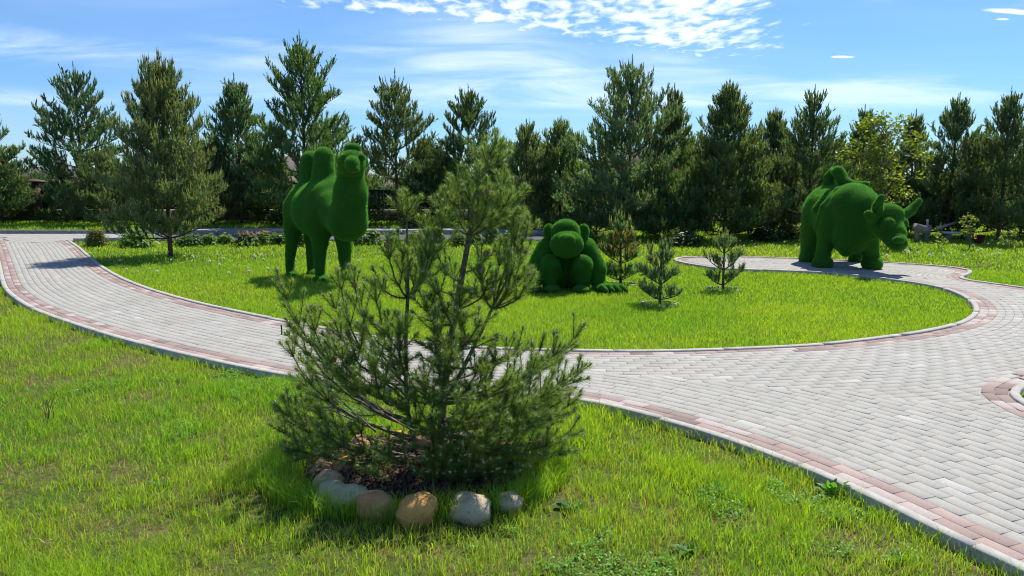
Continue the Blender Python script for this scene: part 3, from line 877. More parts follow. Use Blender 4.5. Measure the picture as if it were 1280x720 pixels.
# bull
D = 13.15
bull = [
    ell(D, (1037, 263, .62), (30, 32, 34), .06),                    # rump
    ell(D, (1050, 268, .25), (31, 37, 36), .10),                    # barrel
    ell(D, (1066, 262, -.20), (30, 33, 30), .08),                   # shoulder mass
    ell(D, (1064, 293, -.30), (24, 25, 26), .08),                   # brisket
    ell(D, (1058, 308, -.42), (10, 13, 12), .05),
    cap(D, (1078, 264, -.40), (1094, 279, -.60), 25, 20, .08),      # neck
    cap(D, (1106, 277, -.84), (1117, 292, -1.04), 21, 15, .05),     # head
    ell(D, (1109, 267, -.90), (20, 13, 14), .04),                   # poll
    cap(D, (1117, 297, -1.10), (1122, 303, -1.20), 12.5, 11.5, .03), # muzzle
    ell(D, (1123, 300, -1.36), (8, 5, 5), .02), ell(D, (1122, 309, -1.30), (8, 4.5, 6), .015),
    ell(D, (1110, 280, -1.10), (9, 8.5, 8), .012), ell(D, (1129, 279, -.94), (5.5, 7, 7), .012),     # brows and eyes
    ell(D, (1111, 284, -1.25), (4.5, 3.2, 4), -.012),
    ('e', at(1122, 305.5, D - 1.40), np.array([.10, .06, .008]), -.015),
    # horns
    cap(D, (1097, 268, -.98), (1097, 257, -1.06), 7, 6, .012), cap(D, (1097, 257, -1.06), (1102, 246.5, -1.12), 6, 4.0, .006),
    cap(D, (1127, 271, -.78), (1139, 263, -.74), 6.5, 6.2, .02), cap(D, (1139, 263, -.74), (1149, 251, -.74), 6.4, 3.6, .006),
    cap(D, (1093, 274, -1.0), (1086, 268, -1.10), 6.0, 5.6, .01),  # ear
    # front legs
    cap(D, (1041, 268, -.08), (1034, 292, -.10), 17, 12.5, .05), cap(D, (1034, 292, -.10), (1029, 318, -.10), 11.5, 8.5, .03),
    ell(D, (1028.5, 318.5, -.10), (10.5, 3.6), .012), ell(D, (1028, 329.5, -.12), (12.6, 11.5, 15), .010),
    cap(D, (1083, 298, -.35), (1088, 315, -.35), 15, 10.5, .05), ell(D, (1089.5, 317, -.35), (10.5, 3.4), .012), ell(D, (1090, 329, -.36), (12.4, 11, 15), .010),
    # rear legs
    cap(D, (1022, 268, .66), (1013, 296, .68), 19, 12.5, .06), cap(D, (1013, 296, .68), (1010, 314, .70), 12, 9, .03),
    ell(D, (1009.5, 322.5, .70), (10.6, 9.5, 13), .010),
    cap(D, (1058, 285, .70), (1066, 305, .70), 17, 11, .05), cap(D, (1066, 305, .70), (1070, 316, .70), 10, 9, .03), ell(D, (1072, 324, .70), (10.6, 9.5, 13), .010),
    # folds of the flank
    cap(D, (1020, 262, .18), (1036, 240, .18), 5, 4, .02), cap(D, (1022, 284, -.02), (1030, 258, -.08), 4.5, 4.5, .012), cap(D, (1030, 258, -.08), (1048, 238, -.05), 4.5, 4, .012), cap(D, (1048, 238, -.1), (1086, 246, -.42), 5, 5, .03),
    # tail thrown up over the back
    cap(D, (1037, 240, .55), (1036, 222, .62), 6.5, 6.5, .012), cap(D, (1036, 222, .62), (1042, 215, .58), 6.5, 6.5, .006), cap(D, (1048, 215, .35), (1054, 226, .25), 7.5, 7, .006),
    cap(D, (1042, 215, .58), (1048, 214.5, .38), 6.0, 7, .006), cap(D, (1054, 226, .25), (1066, 232, .10), 6.5, 6, .008), cap(D, (1066, 232, .10), (1082, 231, -.14), 5.5, 4.6, .008),
]
def lift(pr, dz):                                # the bull stands on the paving, 7 cm up
    return pr
g0 = ground_at(1050, 332, PZ)
figure('bull_topiary', bull, 0.0215, 'charging bull with raised tail shaped from green artificial turf on the paving', 'topiary', 3, np.array([g0[0], D + .2, PZ]), 60000)
# ---------------------------------------------------------------- pines
NG = np.array([0.105, 0.175, 0.078]); NY = np.array([0.225, 0.285, 0.10]); CANDLE = np.array([0.42, 0.40, 0.22])

def pine(rg, H, R0, zb, style):
    """returns trunk (V,F) and crown (V,F,C), base at the origin"""
    st = dict(gap=0.36, n=6, lo=8, up=58, dens=1.0, fill=1.0, tuft=0.19, cand=0.25, expo=0.8, top=0.0, hue=0.3, nl=0.085, nw=0.022, m=17, lean=0.0, brown=0.0)
    st.update(style)
    tp, shoots = [], []
    bend = rg.normal(size=2) * 0.03 * H / 4
    trunk_xy = lambda z: np.array([bend[0] * math.sin(z / H * 3) + st['lean'] * z, bend[1] * math.sin(z / H * 2.3)])
    zs = np.linspace(-0.05, H - 0.1, 14)
    P = np.array([[*trunk_xy(z), z] for z in zs])
    tp.append(tube(P, np.interp(zs, [0, H], [0.010 * H + 0.012, 0.008]), 8)[:2])
    z = zb
    def add_shoot(p, a, l, c=False):
        hf = min(1.0, max(0.0, (p[2] / H - 0.55) / 0.4))       # shoots stand more upright towards the top
        a = unit((np.asarray(a) + np.array([0, 0, 0.35 + 0.75 * hf]))[None])[0]
        shoots.append((*p, *a, l, 1.0 if c else 0.0))
    topk = (0.55 if H > 2 else 0.25) * H / 4.5
    while z < H - max(0.12, topk):
        f = (z - zb) / (H - zb)
        rr = R0 * min(1.0, ((1 - f) * 1.12) ** (st['expo'] + 0.45 * f)) * (0.72 + 0.28 * min(1, f * 5 + 0.5))
        el0 = R(st['lo'] + (st['up'] - st['lo']) * f ** 1.3)
        nb = max(4, int(st['n'] * (0.8 + 0.4 * rg.random())))
        a0 = rg.random() * 6.28
        c0 = np.array([*trunk_xy(z), z])
        for b in range(nb):
            az_ = a0 + 6.283 * b / nb + rg.normal() * 0.22
            el_ = el0 + rg.normal() * 0.10
            L = rr / max(0.55, math.cos(el_)) * (0.78 + 0.42 * rg.random())
            if L < 0.12: continue
            dr = np.array([math.cos(az_) * math.cos(el_), math.sin(az_) * math.cos(el_), math.sin(el_)])
            c1 = c0 + dr * L * 0.6
            c2 = c0 + dr * L + np.array([0, 0, L * (0.10 + 0.22 * rg.random())])
            nn_ = max(4, int(L / 0.16) + 2)
            B = bez(c0, c1, c2, nn_)
            tp.append(tube(B, np.linspace(0.007 + 0.008 * L, 0.003, nn_), 4, False)[:2])
            T = unit(np.gradient(B, axis=0))
            # side twigs
            k = max(4, int(L / 0.085 * st['dens'] * st.get('kk', 1.0)))
            for s_ in range(k):
                t_ = (0.22 if f < 0.75 else 0.12) + 0.78 * (s_ + rg.random()) / k
                t_ = min(t_, 1.0)
                ii = t_ * (nn_ - 1); i0 = min(int(ii), nn_ - 2); pp = B[i0] + (B[i0 + 1] - B[i0]) * (ii - i0)
                tt = T[i0]
                sd_ = np.cross(tt, [0, 0, 1]); sd_ = sd_ / max(np.linalg.norm(sd_), 1e-6) * (1 if s_ % 2 else -1)
                l2 = (0.16 * st['tuft'] / .19 + 0.48 * (1 - t_) * L) * (0.6 + 0.6 * rg.random())
                d2 = unit((tt * 0.75 + sd_ * (0.7 + 0.3 * rg.random()) + np.array([0, 0, 0.25 + 0.35 * rg.random()]))[None])[0]
                q = pp
                stp = 0.68 * st['tuft']; m_ = max(1, int(l2 / stp))
                for u in range(m_):
                    d2 = unit((d2 + np.array([0, 0, 0.28]) + rg.normal(size=3) * 0.12)[None])[0]
                    add_shoot(q, d2, st['tuft'] * (0.7 + 0.5 * rg.random()), u == m_ - 1)
                    q = q + d2 * stp
                    for _r in range(1 + (rg.random() < 0.55 * st['fill'])):
                        d3 = unit((d2 + rg.normal(size=3) * 0.6 + np.array([0, 0, 0.35]))[None])[0]
                        add_shoot(q, d3, st['tuft'] * (0.6 + 0.4 * rg.random()), True)
            for u in range(3):
                d3 = unit((T[-1] + rg.normal(size=3) * (0.35 if u else 0.1) + np.array([0, 0, 0.5]))[None])[0]
                add_shoot(B[-1], d3, st['tuft'] * (1.1 if u == 0 else 0.8), True)
        z += st['gap'] * (0.85 + 0.3 * rg.random()) * (0.8 + 0.35 * (1 - f)) * (1 + st['top'] * (f > 0.6))
    # leader
    k_ = H / 4.5 if H > 2 else H / 3.2
    tx = np.array([*trunk_xy(H - 0.5 * k_), H - 0.60 * k_])
    for u in range(7):
        a_ = u * 1.05 + rg.random() * .4
        d3 = unit(np.array([[math.cos(a_) * .42, math.sin(a_) * .42, 1.0]]))[0] if u else np.array([0, 0, 1.0])
        L3 = (0.62 if u == 0 else 0.26 + 0.14 * rg.random()) * k_
        for q in range(5 if u == 0 else 3): add_shoot(tx + d3 * L3 * q / (5 if u == 0 else 3), d3, L3 / 3.5, q >= 2)
    for zz, kk_, L0, sp_ in ((0.95, 6, .62, .50), (1.35, 7, .72, .75)):
        t0_ = np.array([*trunk_xy(H - zz * k_), H - zz * k_])
        if H < 2: continue
        for u in range(kk_):
            a_ = u * 6.283 / kk_ + rg.random() * .5
            d3 = unit(np.array([[math.cos(a_) * sp_, math.sin(a_) * sp_, 1.0]]))[0]
            L3 = L0 * (.8 + .35 * rg.random()) * k_
            tp.append(tube(np.array([t0_, t0_ + d3 * L3]), [.008, .004], 4, False)[:2])
            for q in range(5): add_shoot(t0_ + d3 * L3 * q / 5 + np.array([0, 0, .01 * q * q]), d3, L3 / 4.5, q >= 3)
            for q in (2, 3):
                for m_ in range(2): add_shoot(t0_ + d3 * L3 * q / 5, unit((d3 + rg.normal(size=3) * .35)[None])[0], L3 / 4, True)
    S = np.array(shoots)
    Pn, An, Ln, cn = S[:, :3], S[:, 3:6], S[:, 6], S[:, 7]
    hf = np.clip((Pn[:, 2] / H - 0.6) / 0.35, 0, 1)
    lo_ = hf < rg.random(len(Pn))
    def nd(mask, spr, nl):
        return needles(rg, Pn[mask], An[mask], Ln[mask], st['m'], nl, st['nw'], spr, True)
    V1, F1, t1 = nd(lo_, (0.35, 0.95), st['nl']); V2_, F2_, t2_ = nd(~lo_, (0.25, 0.6), st['nl'] * .8)
    order = np.concatenate([np.where(lo_)[0], np.where(~lo_)[0]])
    Pn, An, Ln, cn = Pn[order], An[order], Ln[order], cn[order]
    V = np.concatenate([V1, V2_]); F = np.arange(len(V)).reshape(-1, 3)
    hue = np.clip(st['hue'] + rg.normal(size=(len(Pn), 1)) * 0.22 + 0.25 * cn[:, None], 0, 1)
    base = (NG * (1 - hue) + NY * hue) * (0.82 + 0.4 * rg.random()) * np.array([0.82 + 0.22 * rg.random(), 1.0, 0.95 + 0.4 * rg.random()])
    base = np.where(rg.random((len(Pn), 1)) < 0.02, np.array([[0.22, 0.14, 0.07]]), base)
    if st['brown'] > 0:
        br = (rg.random((len(Pn), 1)) < st['brown'] * (Pn[:, 2:3] > 0.3 * H) * (Pn[:, 2:3] < 0.75 * H))
        base = np.where(br, np.array([[0.26, 0.15, 0.06]]), base)
    C = np.repeat(np.repeat(base, st['m'], 0) * (0.8 + 0.4 * rg.random((len(F), 1))), 3, 0)
    # new candles
    k = (cn > 0) & (rg.random(len(cn)) < st['cand'] * np.clip(0.5 + Pn[:, 2] / H, 0, 1.3))
    q = Pn[k] + An[k] * (Ln[k] * 0.85)[:, None]
    d = unit(An[k] * 0.5 + np.array([0, 0, 1.0]))
    cl = (st['nl'] * 1.5 * (0.7 + 0.9 * rg.random(k.sum())))[:, None]
    wv = unit(np.cross(d, rg.normal(size=d.shape))) * st['nw'] * 0.62
    w2 = np.cross(d, wv)
    CV = np.stack([q - wv, q + wv, q + w2, q - w2, q + d * cl], 1).reshape(-1, 3)
    o5 = np.arange(len(q))[:, None] * 5
    CF = np.concatenate([o5 + np.array([[0, 1, 4]]), o5 + np.array([[2, 3, 4]])]) if len(q) else np.zeros((0, 3), int)
    CC = np.repeat(CANDLE * (0.7 + 0.5 * rg.random((len(q), 1))), 5, 0)
    V, F, C = join_np([(V, F, C), (CV, CF, CC)]) if len(q) else (V, [F], C)
    tv, tf, _ = join_np([(a, b, None) for a, b in tp])
    print('shoots', len(shoots)); return (tv, tf), (V, F, C), len(shoots)

ntree = 0
def place_pine(name, px, py, D, top, hw, style, label, seed, zbp=None, group='pines standing behind the garden'):
    """px: trunk in the photo; D: ground distance; top: photo y of the tip; hw: half width of the crown in photo pixels; zbp: photo y of the lowest boughs"""
    base = at(px, 300, D); base[2] = 0.12 if (D > KY + 1 and base[0] < 1) else 0.0
    H = at(px, top, D)[2] - base[2]
    zb = (at(px, zbp, D)[2] - base[2]) if zbp else 0.05 * H
    rg = np.random.default_rng(seed)
    st = dict(style)
    sc_ = D / 22.0
    st.setdefault('nw', 0.021 * max(0.7, sc_))
    (tv, tf), (V, F, C), n = pine(rg, H, hw * 1.26 * D / FPX, max(0.08, zb), st)
    r = empty(name, tuple(base), label, 'pine tree' if name != 'spruce_tree' else 'spruce', group)
    obj('trunk', mesh_np('trunk', tv, tf, M_bark, smooth=True), r)
    obj('crown', mesh_np('crown', V, F, M_needle, C), r)
    return r

DENSE = dict(lo=2, gap=0.30, n=7, dens=1.15, up=62, cand=0.35, expo=0.75)
OPEN = dict(gap=0.38, n=6, dens=0.95, fill=0.6, up=45, cand=0.12, expo=0.7, hue=0.15)
CANDEL = dict(gap=0.34, n=6, dens=1.05, up=55, cand=0.15, expo=0.62, top=0.5, hue=0.2)
DARK = dict(lo=2, gap=0.30, n=7, dens=1.15, up=60, cand=0.10, expo=0.8, hue=0.05)
place_pine('pine_tree', -10, 285, 23.5, 103, 40, DENSE, 'dark pine cut off by the left edge of the photo', 10)
place_pine('pine_tree', 108, 285, 24.0, 80, 48, OPEN, 'airy pine with gaps of sky left of the big front pine', 11, 225)
place_pine('pine_tree', 212, 322, 15.0, 70, 54, dict(DENSE, lo=6, up=66, cand=0.8, hue=0.35, nl=0.07, gap=0.24, n=9, m=16, expo=0.62, tuft=0.15), 'large dense pine with pale candles standing alone on the lawn beside the path', 12, 298)
place_pine('pine_tree', 303, 286, 23.5, 93, 42, dict(DARK, cand=0.25), 'pine between the large lawn pine and the tallest pine behind the camel', 13, 262)
place_pine('pine_tree', 384, 288, 22.5, 42, 58, dict(CANDEL, hue=0.25), 'tallest pine with spreading candelabra tip right behind the camel', 14, 268)
place_pine('pine_tree', 499, 287, 23.5, 90, 40, dict(OPEN, n=6, gap=0.36, dens=1.1), 'slim pine with blue sky gaps just right of the camel head', 15, 225)
place_pine('pine_tree', 587, 288, 23.8, 108, 46, dict(OPEN, n=6, gap=0.36, dens=1.05), 'pine seen directly above the tip of the front pine bush', 16, 250)
place_pine('pine_tree', 657, 292, 21.5, 152, 33, dict(DENSE, hue=0.4), 'yellowish short pine above the left shoulder of the gorilla', 17)
place_pine('pine_tree', 700, 294, 21.8, 148, 36, DENSE, 'short pine with fan-shaped tip directly above the gorilla', 18)
place_pine('pine_tree', 786, 300, 19.6, 72, 66, dict(CANDEL, n=7), 'broad tall pine with bare candelabra leader right of the gorilla', 19)
place_pine('pine_tree', 838, 300, 20.4, 108, 33, DENSE, 'narrow pine tucked against the right side of the broad candelabra pine', 20)
place_pine('spruce_tree', 905, 303, 19.0, 103, 50, dict(DARK, gap=0.26, n=8, dens=1.3), 'dense dark conical conifer with skirt to the ground left of the bull path', 21, group=None)
place_pine('pine_tree', 962, 300, 20.6, 138, 34, DENSE, 'pine filling the gap left of the bull behind the dark conifer', 22)
place_pine('pine_tree', 1008, 303, 19.6, 110, 44, dict(CANDEL, hue=0.12), 'pine rising directly behind the bull tail', 23, 285)
place_pine('pine_tree', 1070, 302, 21.0, 134, 30, DARK, 'pine whose tip shows above the yellow-green leafy tree', 24)
place_pine('pine_tree', 1133, 300, 21.0, 140, 28, DARK, 'thin pine behind the right edge of the yellow-green leafy tree', 25)
place_pine('pine_tree', 1184, 302, 19.8, 120, 44, dict(DARK, hue=0.12), 'pine right of the bull horns with spiky crown', 26)
place_pine('pine_tree', 1247, 306, 18.6, 113, 42, dict(DARK, top=0.2), 'tall dark pine with slender leader near the right edge', 27, 285)
place_pine('pine_tree', 1300, 300, 21.0, 165, 46, DENSE, 'lower pine cut off by the right edge of the photo', 28)
# lower pines filling the row
for q, (px, D, top, hw, lab) in enumerate((
        (4, 24.2, 208, 27, 'low dark pine in front of the stone pillar wall at far left'),
        (86, 24.3, 222, 26, 'low bushy pine right of the stone pillar'),
        (140, 23.0, 190, 42, 'low pine filling behind the left side of the big lawn pine'),
        (268, 22.8, 178, 34, 'low pine filling behind the right side of the big lawn pine'),
        (338, 24.6, 188, 42, 'low dark pine left of the camel hump'),
        (452, 27.0, 214, 34, 'low distant pine behind the camel neck'),
        (540, 24.2, 178, 40, 'low pine between the two airy pines behind the bush'),
        (622, 22.5, 185, 34, 'low pine behind the right side of the bush tip'),
        (745, 20.8, 205, 42, 'low pine hanging over the gorilla right shoulder'),
        (835, 19.0, 218, 44, 'rounded low pine skirt between the candelabra pine and dark conifer'),
        (935, 21.0, 185, 38, 'low pine filling left of the bull rump'),
        (1040, 21.4, 175, 44, 'low pine directly behind the bull back'),
        (1100, 21.4, 190, 42, 'low pine behind the bull head'),
        (1158, 20.4, 192, 36, 'low pine right of the bull horn'),
        (1215, 20.2, 180, 36, 'low pine between the spiky pine and the slender dark pine'),
        (1275, 20.0, 188, 36, 'low pine in front of the right edge pine'))):
    place_pine('pine_tree', px, 290, D, top, hw, dict(DARK, gap=0.27, n=7, up=45, hue=0.15 + 0.15 * (q % 3)), lab, 60 + q)
# far trees closing the view
for q, (px, D, top, hw, lab) in enumerate(((40, 34, 235, 60, 'far dark tree glimpsed behind the stone pillar'), (230, 32, 200, 70, 'far dark tree behind the big lawn pine'), (420, 34, 225, 60, 'far dark tree behind the camel neck'),
        (560, 33, 215, 60, 'far dark tree behind the front bush'), (680, 30, 190, 60, 'far dark tree behind the gorilla'), (860, 29, 180, 62, 'far dark tree behind the low rounded pine'),
        (985, 28, 175, 60, 'far dark tree left behind the bull'), (1090, 28, 178, 60, 'far dark tree behind the leafy tree'), (1240, 28, 180, 70, 'far dark tree behind the slender dark pine'))):
    place_pine('pine_tree', px, 285, D, top, hw, dict(DARK, gap=0.45, n=7, dens=0.8, nw=0.03, nl=0.11, tuft=0.24, cand=0, hue=0.0), lab, 90 + q)

# three young pines on the lawn with pale rings of stones at their feet
YP = dict(gap=0.17, n=5, lo=14, up=52, dens=2.5, tuft=0.085, nl=0.055, nw=0.008, m=30, expo=0.7, cand=0.5)
def young(px, py, D, top, hw, style, label, seed):
    r = place_pine('young_pine', px, py, D, top, hw, dict(YP, **style), label, seed, None, 'young pines planted on the round lawn')
    r['category'] = 'young pine'
    rg = np.random.default_rng(seed)
    b = np.array(r.location)
    parts = []
    for k in range(16):
        a = 6.283 * k / 16; rad = 0.22 + rg.normal() * 0.01
        bm_ = np.array([[x, y, z] for x in (-1, 1) for y in (-1, 1) for z in (-1, 1)]) * np.array([0.028, 0.016, 0.014]) * (0.8 + 0.4 * rg.random())
        bm_ = bm_ * (1 + 0.15 * rg.normal(size=bm_.shape))
        c, s = math.cos(a + 1.57), math.sin(a + 1.57)
        bm_ = bm_ @ np.array([[c, s, 0], [-s, c, 0], [0, 0, 1]]) + np.array([rad * math.cos(a), rad * math.sin(a), 0.022])
        parts.append((bm_, [np.array([[0, 1, 3, 2], [4, 6, 7, 5], [0, 4, 5, 1], [2, 3, 7, 6], [0, 2, 6, 4], [1, 5, 7, 3]])], None))
    V, F, C = join_np(parts)
    o = obj('stone_ring', mesh_np('stone_ring', V, F, M_pale), None, tuple(b))
    tag(o, 'pale ring of small stones round the ' + label.split(' with ')[0], 'stone ring', 'stone rings round the young pines')
M_pale = simple_mat('pale_stones', (0.36, 0.34, 0.30), 0.9, 40.0, 0.2, 0.3)
young(777, 348, 11.1, 262, 22, dict(brown=0.35, gap=0.2, hue=0.3), 'young pine beside the gorilla with brown middle boughs', 41)
young(827, 382, 9.35, 300, 22, dict(gap=0.15, hue=0.2), 'nearest young pine on the round lawn with airy round tufts', 42)
young(906, 362, 10.6, 288, 22, dict(gap=0.2, hue=0.2, dens=1.6), 'rightmost young pine on the round lawn with bare upper stem', 43)

# leafy tree behind the bull
def leaf_tree(name, loc, H, Rc, nleaf, size, label, cat, seed, zlow=0.25, colA=(0.15, 0.21, 0.03), colB=(0.28, 0.33, 0.06), clumps=70, group=None):
    rg = np.random.default_rng(seed)
    r = empty(name, tuple(loc), label, cat, group)
    tp = [tube(np.array([[0, 0, -0.05], [0.02, 0.01, H * .3], [-.02, 0, H * .6], [0.02, 0.03, H * .93]]), [0.014 * H + .006, 0.012 * H, .008 * H, .004], 7)[:2]]
    P, N, S, Cl = [], [], [], []
    for k in range(clumps):
        z = H * (zlow + (1 - zlow) * rg.random() ** 0.8)
        f = (z - H * zlow) / (H * (1 - zlow))
        rr = Rc * math.sqrt(max(0.03, 1 - (2 * f - 0.85) ** 2 / 1.5)) * (0.35 + 0.65 * rg.random())
        a = rg.random() * 6.283
        c = np.array([rr * math.cos(a), rr * math.sin(a), z])
        s0 = np.array([0, 0, max(H * .12, z - rr * 0.9)])
        tp.append(tube(bez(s0, (s0 + c) / 2 + [0, 0, .04 * H], c, 6), np.linspace(.004 * H, .0015 * H, 6), 4, False)[:2])
        m_ = max(4, int(nleaf / clumps * (0.4 + 1.2 * rg.random())))
        cr = Rc * 0.20 * (0.7 + 0.6 * rg.random())
        q = c + rg.normal(size=(m_, 3)) * cr * np.array([.55, .55, .42])
        P.append(q); N.append(unit(np.array([0, 0, .8]) + rg.normal(size=(m_, 3)) * .6))
        f_ = np.clip(rg.normal(size=(m_, 1)) * .25 + rg.random(), 0, 1)
        Cl.append(np.array(colA) * (1 - f_) + np.array(colB) * f_)
    P = np.concatenate(P); N = np.concatenate(N); Cl = np.concatenate(Cl)
    V, F, C = leaf_quads(rg, P, N, size * (0.6 + 0.7 * rg.random(len(P))), Cl, 1.2)
    tv, tf, _ = join_np([(a, b, None) for a, b in tp])
    obj('trunk', mesh_np('trunk', tv, tf, M_bark_young, smooth=True), r)
    obj('crown', mesh_np('crown', V, [F], M_leaf, C), r)
    return r
b = at(1098, 300, 17.6); b[2] = 0
leaf_tree('leafy_tree', b, at(1098, 142, 17.6)[2], 0.90, 3000, 0.042, 'yellow-green leafy tree in fresh spring leaf standing behind the bull', 'leafy tree', 5, 0.30, clumps=80)
b = at(1211, 312, 16.5); b[2] = 0
leaf_tree('sapling', b, at(1211, 268, 16.5)[2], 0.24, 260, 0.032, 'thin leafy sapling with pale green leaves near the red object at right', 'sapling', 6, 0.35, clumps=22, group='saplings on the right lawn')
b = at(1172, 314, 16.3); b[2] = 0
leaf_tree('sapling', b, at(1172, 295, 16.3)[2], 0.2, 110, 0.025, 'tiny sparse sapling left of the white plank', 'sapling', 7, 0.25, colA=(.3, .36, .1), clumps=14, group='saplings on the right lawn')
b = at(1262, 312, 16.6); b[2] = 0
leaf_tree('sapling', b, at(1262, 288, 16.6)[2], 0.3, 160, 0.028, 'spreading low sapling at the far right edge of the lawn', 'sapling', 8, 0.2, colA=(.25, .32, .1), clumps=16, group='saplings on the right lawn')
# ---------------------------------------------------------------- walls, pillar, fence, houses
def box_parts(bs):
    parts = []
    for (x0, y0, z0, x1, y1, z1) in bs:
        v = np.array([[x, y, z] for x in (x0, x1) for y in (y0, y1) for z in (z0, z1)], float)
        parts.append((v, [np.array([[0, 1, 3, 2], [4, 6, 7, 5], [0, 4, 5, 1], [2, 3, 7, 6], [0, 2, 6, 4], [1, 5, 7, 3]])], None))
    return join_np(parts)
def boxes(name, bs, m, parent=None, loc=None):
    V, F, C = box_parts(bs)
    return obj(name, mesh_np(name, V, F, m), parent, loc)

M_stone, t = mat('ledge_stone')
co = t.n('ShaderNodeTexCoord').outputs['Object']
br = t.n('ShaderNodeTexBrick', {'Vector': t.n('ShaderNodeMapping', {0: t.n('ShaderNodeCombineXYZ', {0: t.m('ADD', t.n('ShaderNodeSeparateXYZ', {0: co}).outputs[0], t.n('ShaderNodeSeparateXYZ', {0: co}).outputs[1]), 1: t.n('ShaderNodeSeparateXYZ', {0: co}).outputs[2]}).outputs[0]}).outputs[0],
      'Color1': (0.17, 0.09, 0.06), 'Color2': (0.07, 0.05, 0.045), 'Mortar': (0.03, 0.025, 0.02), 'Scale': 1.0, 'Mortar Size': 0.012, 'Brick Width': 0.34, 'Row Height': 0.085})
c = t.mix(0.4, br.outputs[0], t.mix(t.noise(co, 7.0, 4.0), (0.06, 0.05, 0.045), (0.20, 0.12, 0.08)))
out(t, t.n('ShaderNodeBsdfPrincipled', {'Base Color': c, 'Roughness': 0.9, 'Normal': t.n('ShaderNodeBump', {'Height': br.outputs['Fac'], 'Strength': 1.0, 'Distance': -0.03}).outputs[0]}))
M_cap = simple_mat('cap_stone', (0.42, 0.39, 0.34), 0.85, 8.0, 0.2, 0.2)
M_iron = simple_mat('dark_fence_metal', (0.02, 0.022, 0.022), 0.5, 30.0, 0.2, 0.1)
WY = 24.9
def wall_run(x0, x1, label):
    r = empty('stone_wall', ((x0 + x1) / 2, WY, 0.15), label, 'stone wall', 'low stone walls behind the verge')
    h = (x1 - x0) / 2
    boxes('masonry', [(-h, 0, -0.2, h, 0.3, 0.30)], M_stone, r)
    boxes('capstone', [(-h - 0.001, -0.05, 0.302, h, 0.35, 0.345)], M_cap, r)
pil = [-15.6, -10.4, -5.2, 0.0]
for i, x in enumerate(pil):
    r = empty('stone_pillar', (x, WY - 0.05, 0.12), ['brown ledge-stone pillar standing clear between the two leftmost pines', 'brown ledge-stone pillar hidden behind the large lawn pine boughs', 'brown ledge-stone pillar behind the camel', 'brown ledge-stone pillar behind the gorilla pines'][i], 'stone pillar', 'stone pillars along the low wall')
    boxes('shaft', [(-0.19, 0, -0.2, 0.19, 0.40, 1.28)], M_stone, r)
    V = np.array([[-.25, -.06, 1.282], [.25, -.06, 1.282], [.25, .46, 1.282], [-.25, .46, 1.282], [-.25, -.06, 1.32], [.25, -.06, 1.32], [.25, .46, 1.32], [-.25, .46, 1.32], [0, .2, 1.40]])
    obj('cap', mesh_np('cap', V, [np.array([[3, 2, 1, 0], [0, 1, 5, 4], [1, 2, 6, 5], [2, 3, 7, 6], [3, 0, 4, 7]]), np.array([[4, 5, 8], [5, 6, 8], [6, 7, 8], [7, 4, 8]])], M_stone), r)
ends = [-22.0] + pil + [6.0]
wl = ['low stone wall running off the left edge', 'low stone wall right of the clear stone pillar', 'low stone wall glimpsed left of the camel legs', 'low stone wall glimpsed behind the front bush', 'low stone wall hidden behind the gorilla pines']
fl = ['dark railing on the wall at far left', 'dark railing right of the clear stone pillar', 'dark railing left of the camel', 'dark railing behind the front bush', 'dark railing behind the gorilla pines']
for i in range(5):
    a_, b_ = ends[i] + 0.2, ends[i + 1] - 0.2
    wall_run(a_, b_, wl[i])
    r = empty('railing', ((a_ + b_) / 2, WY + 0.15, 0.50), fl[i], 'railing', 'dark railings between the pillars')  # dark fence added above the wall, standing in for deep shade
    h = (b_ - a_) / 2
    boxes('rail', [(-h, -.02, .02, h, .02, .06), (-h, -.02, .62, h, .02, .66)], M_iron, r)
    boxes('infill_panel', [(-h + k * .115, -.012, .062, -h + k * .115 + .108, .012, .618) for k in range(int(2 * h / .115))], M_iron, r)  # boards nearly closed so no bright ground shows through

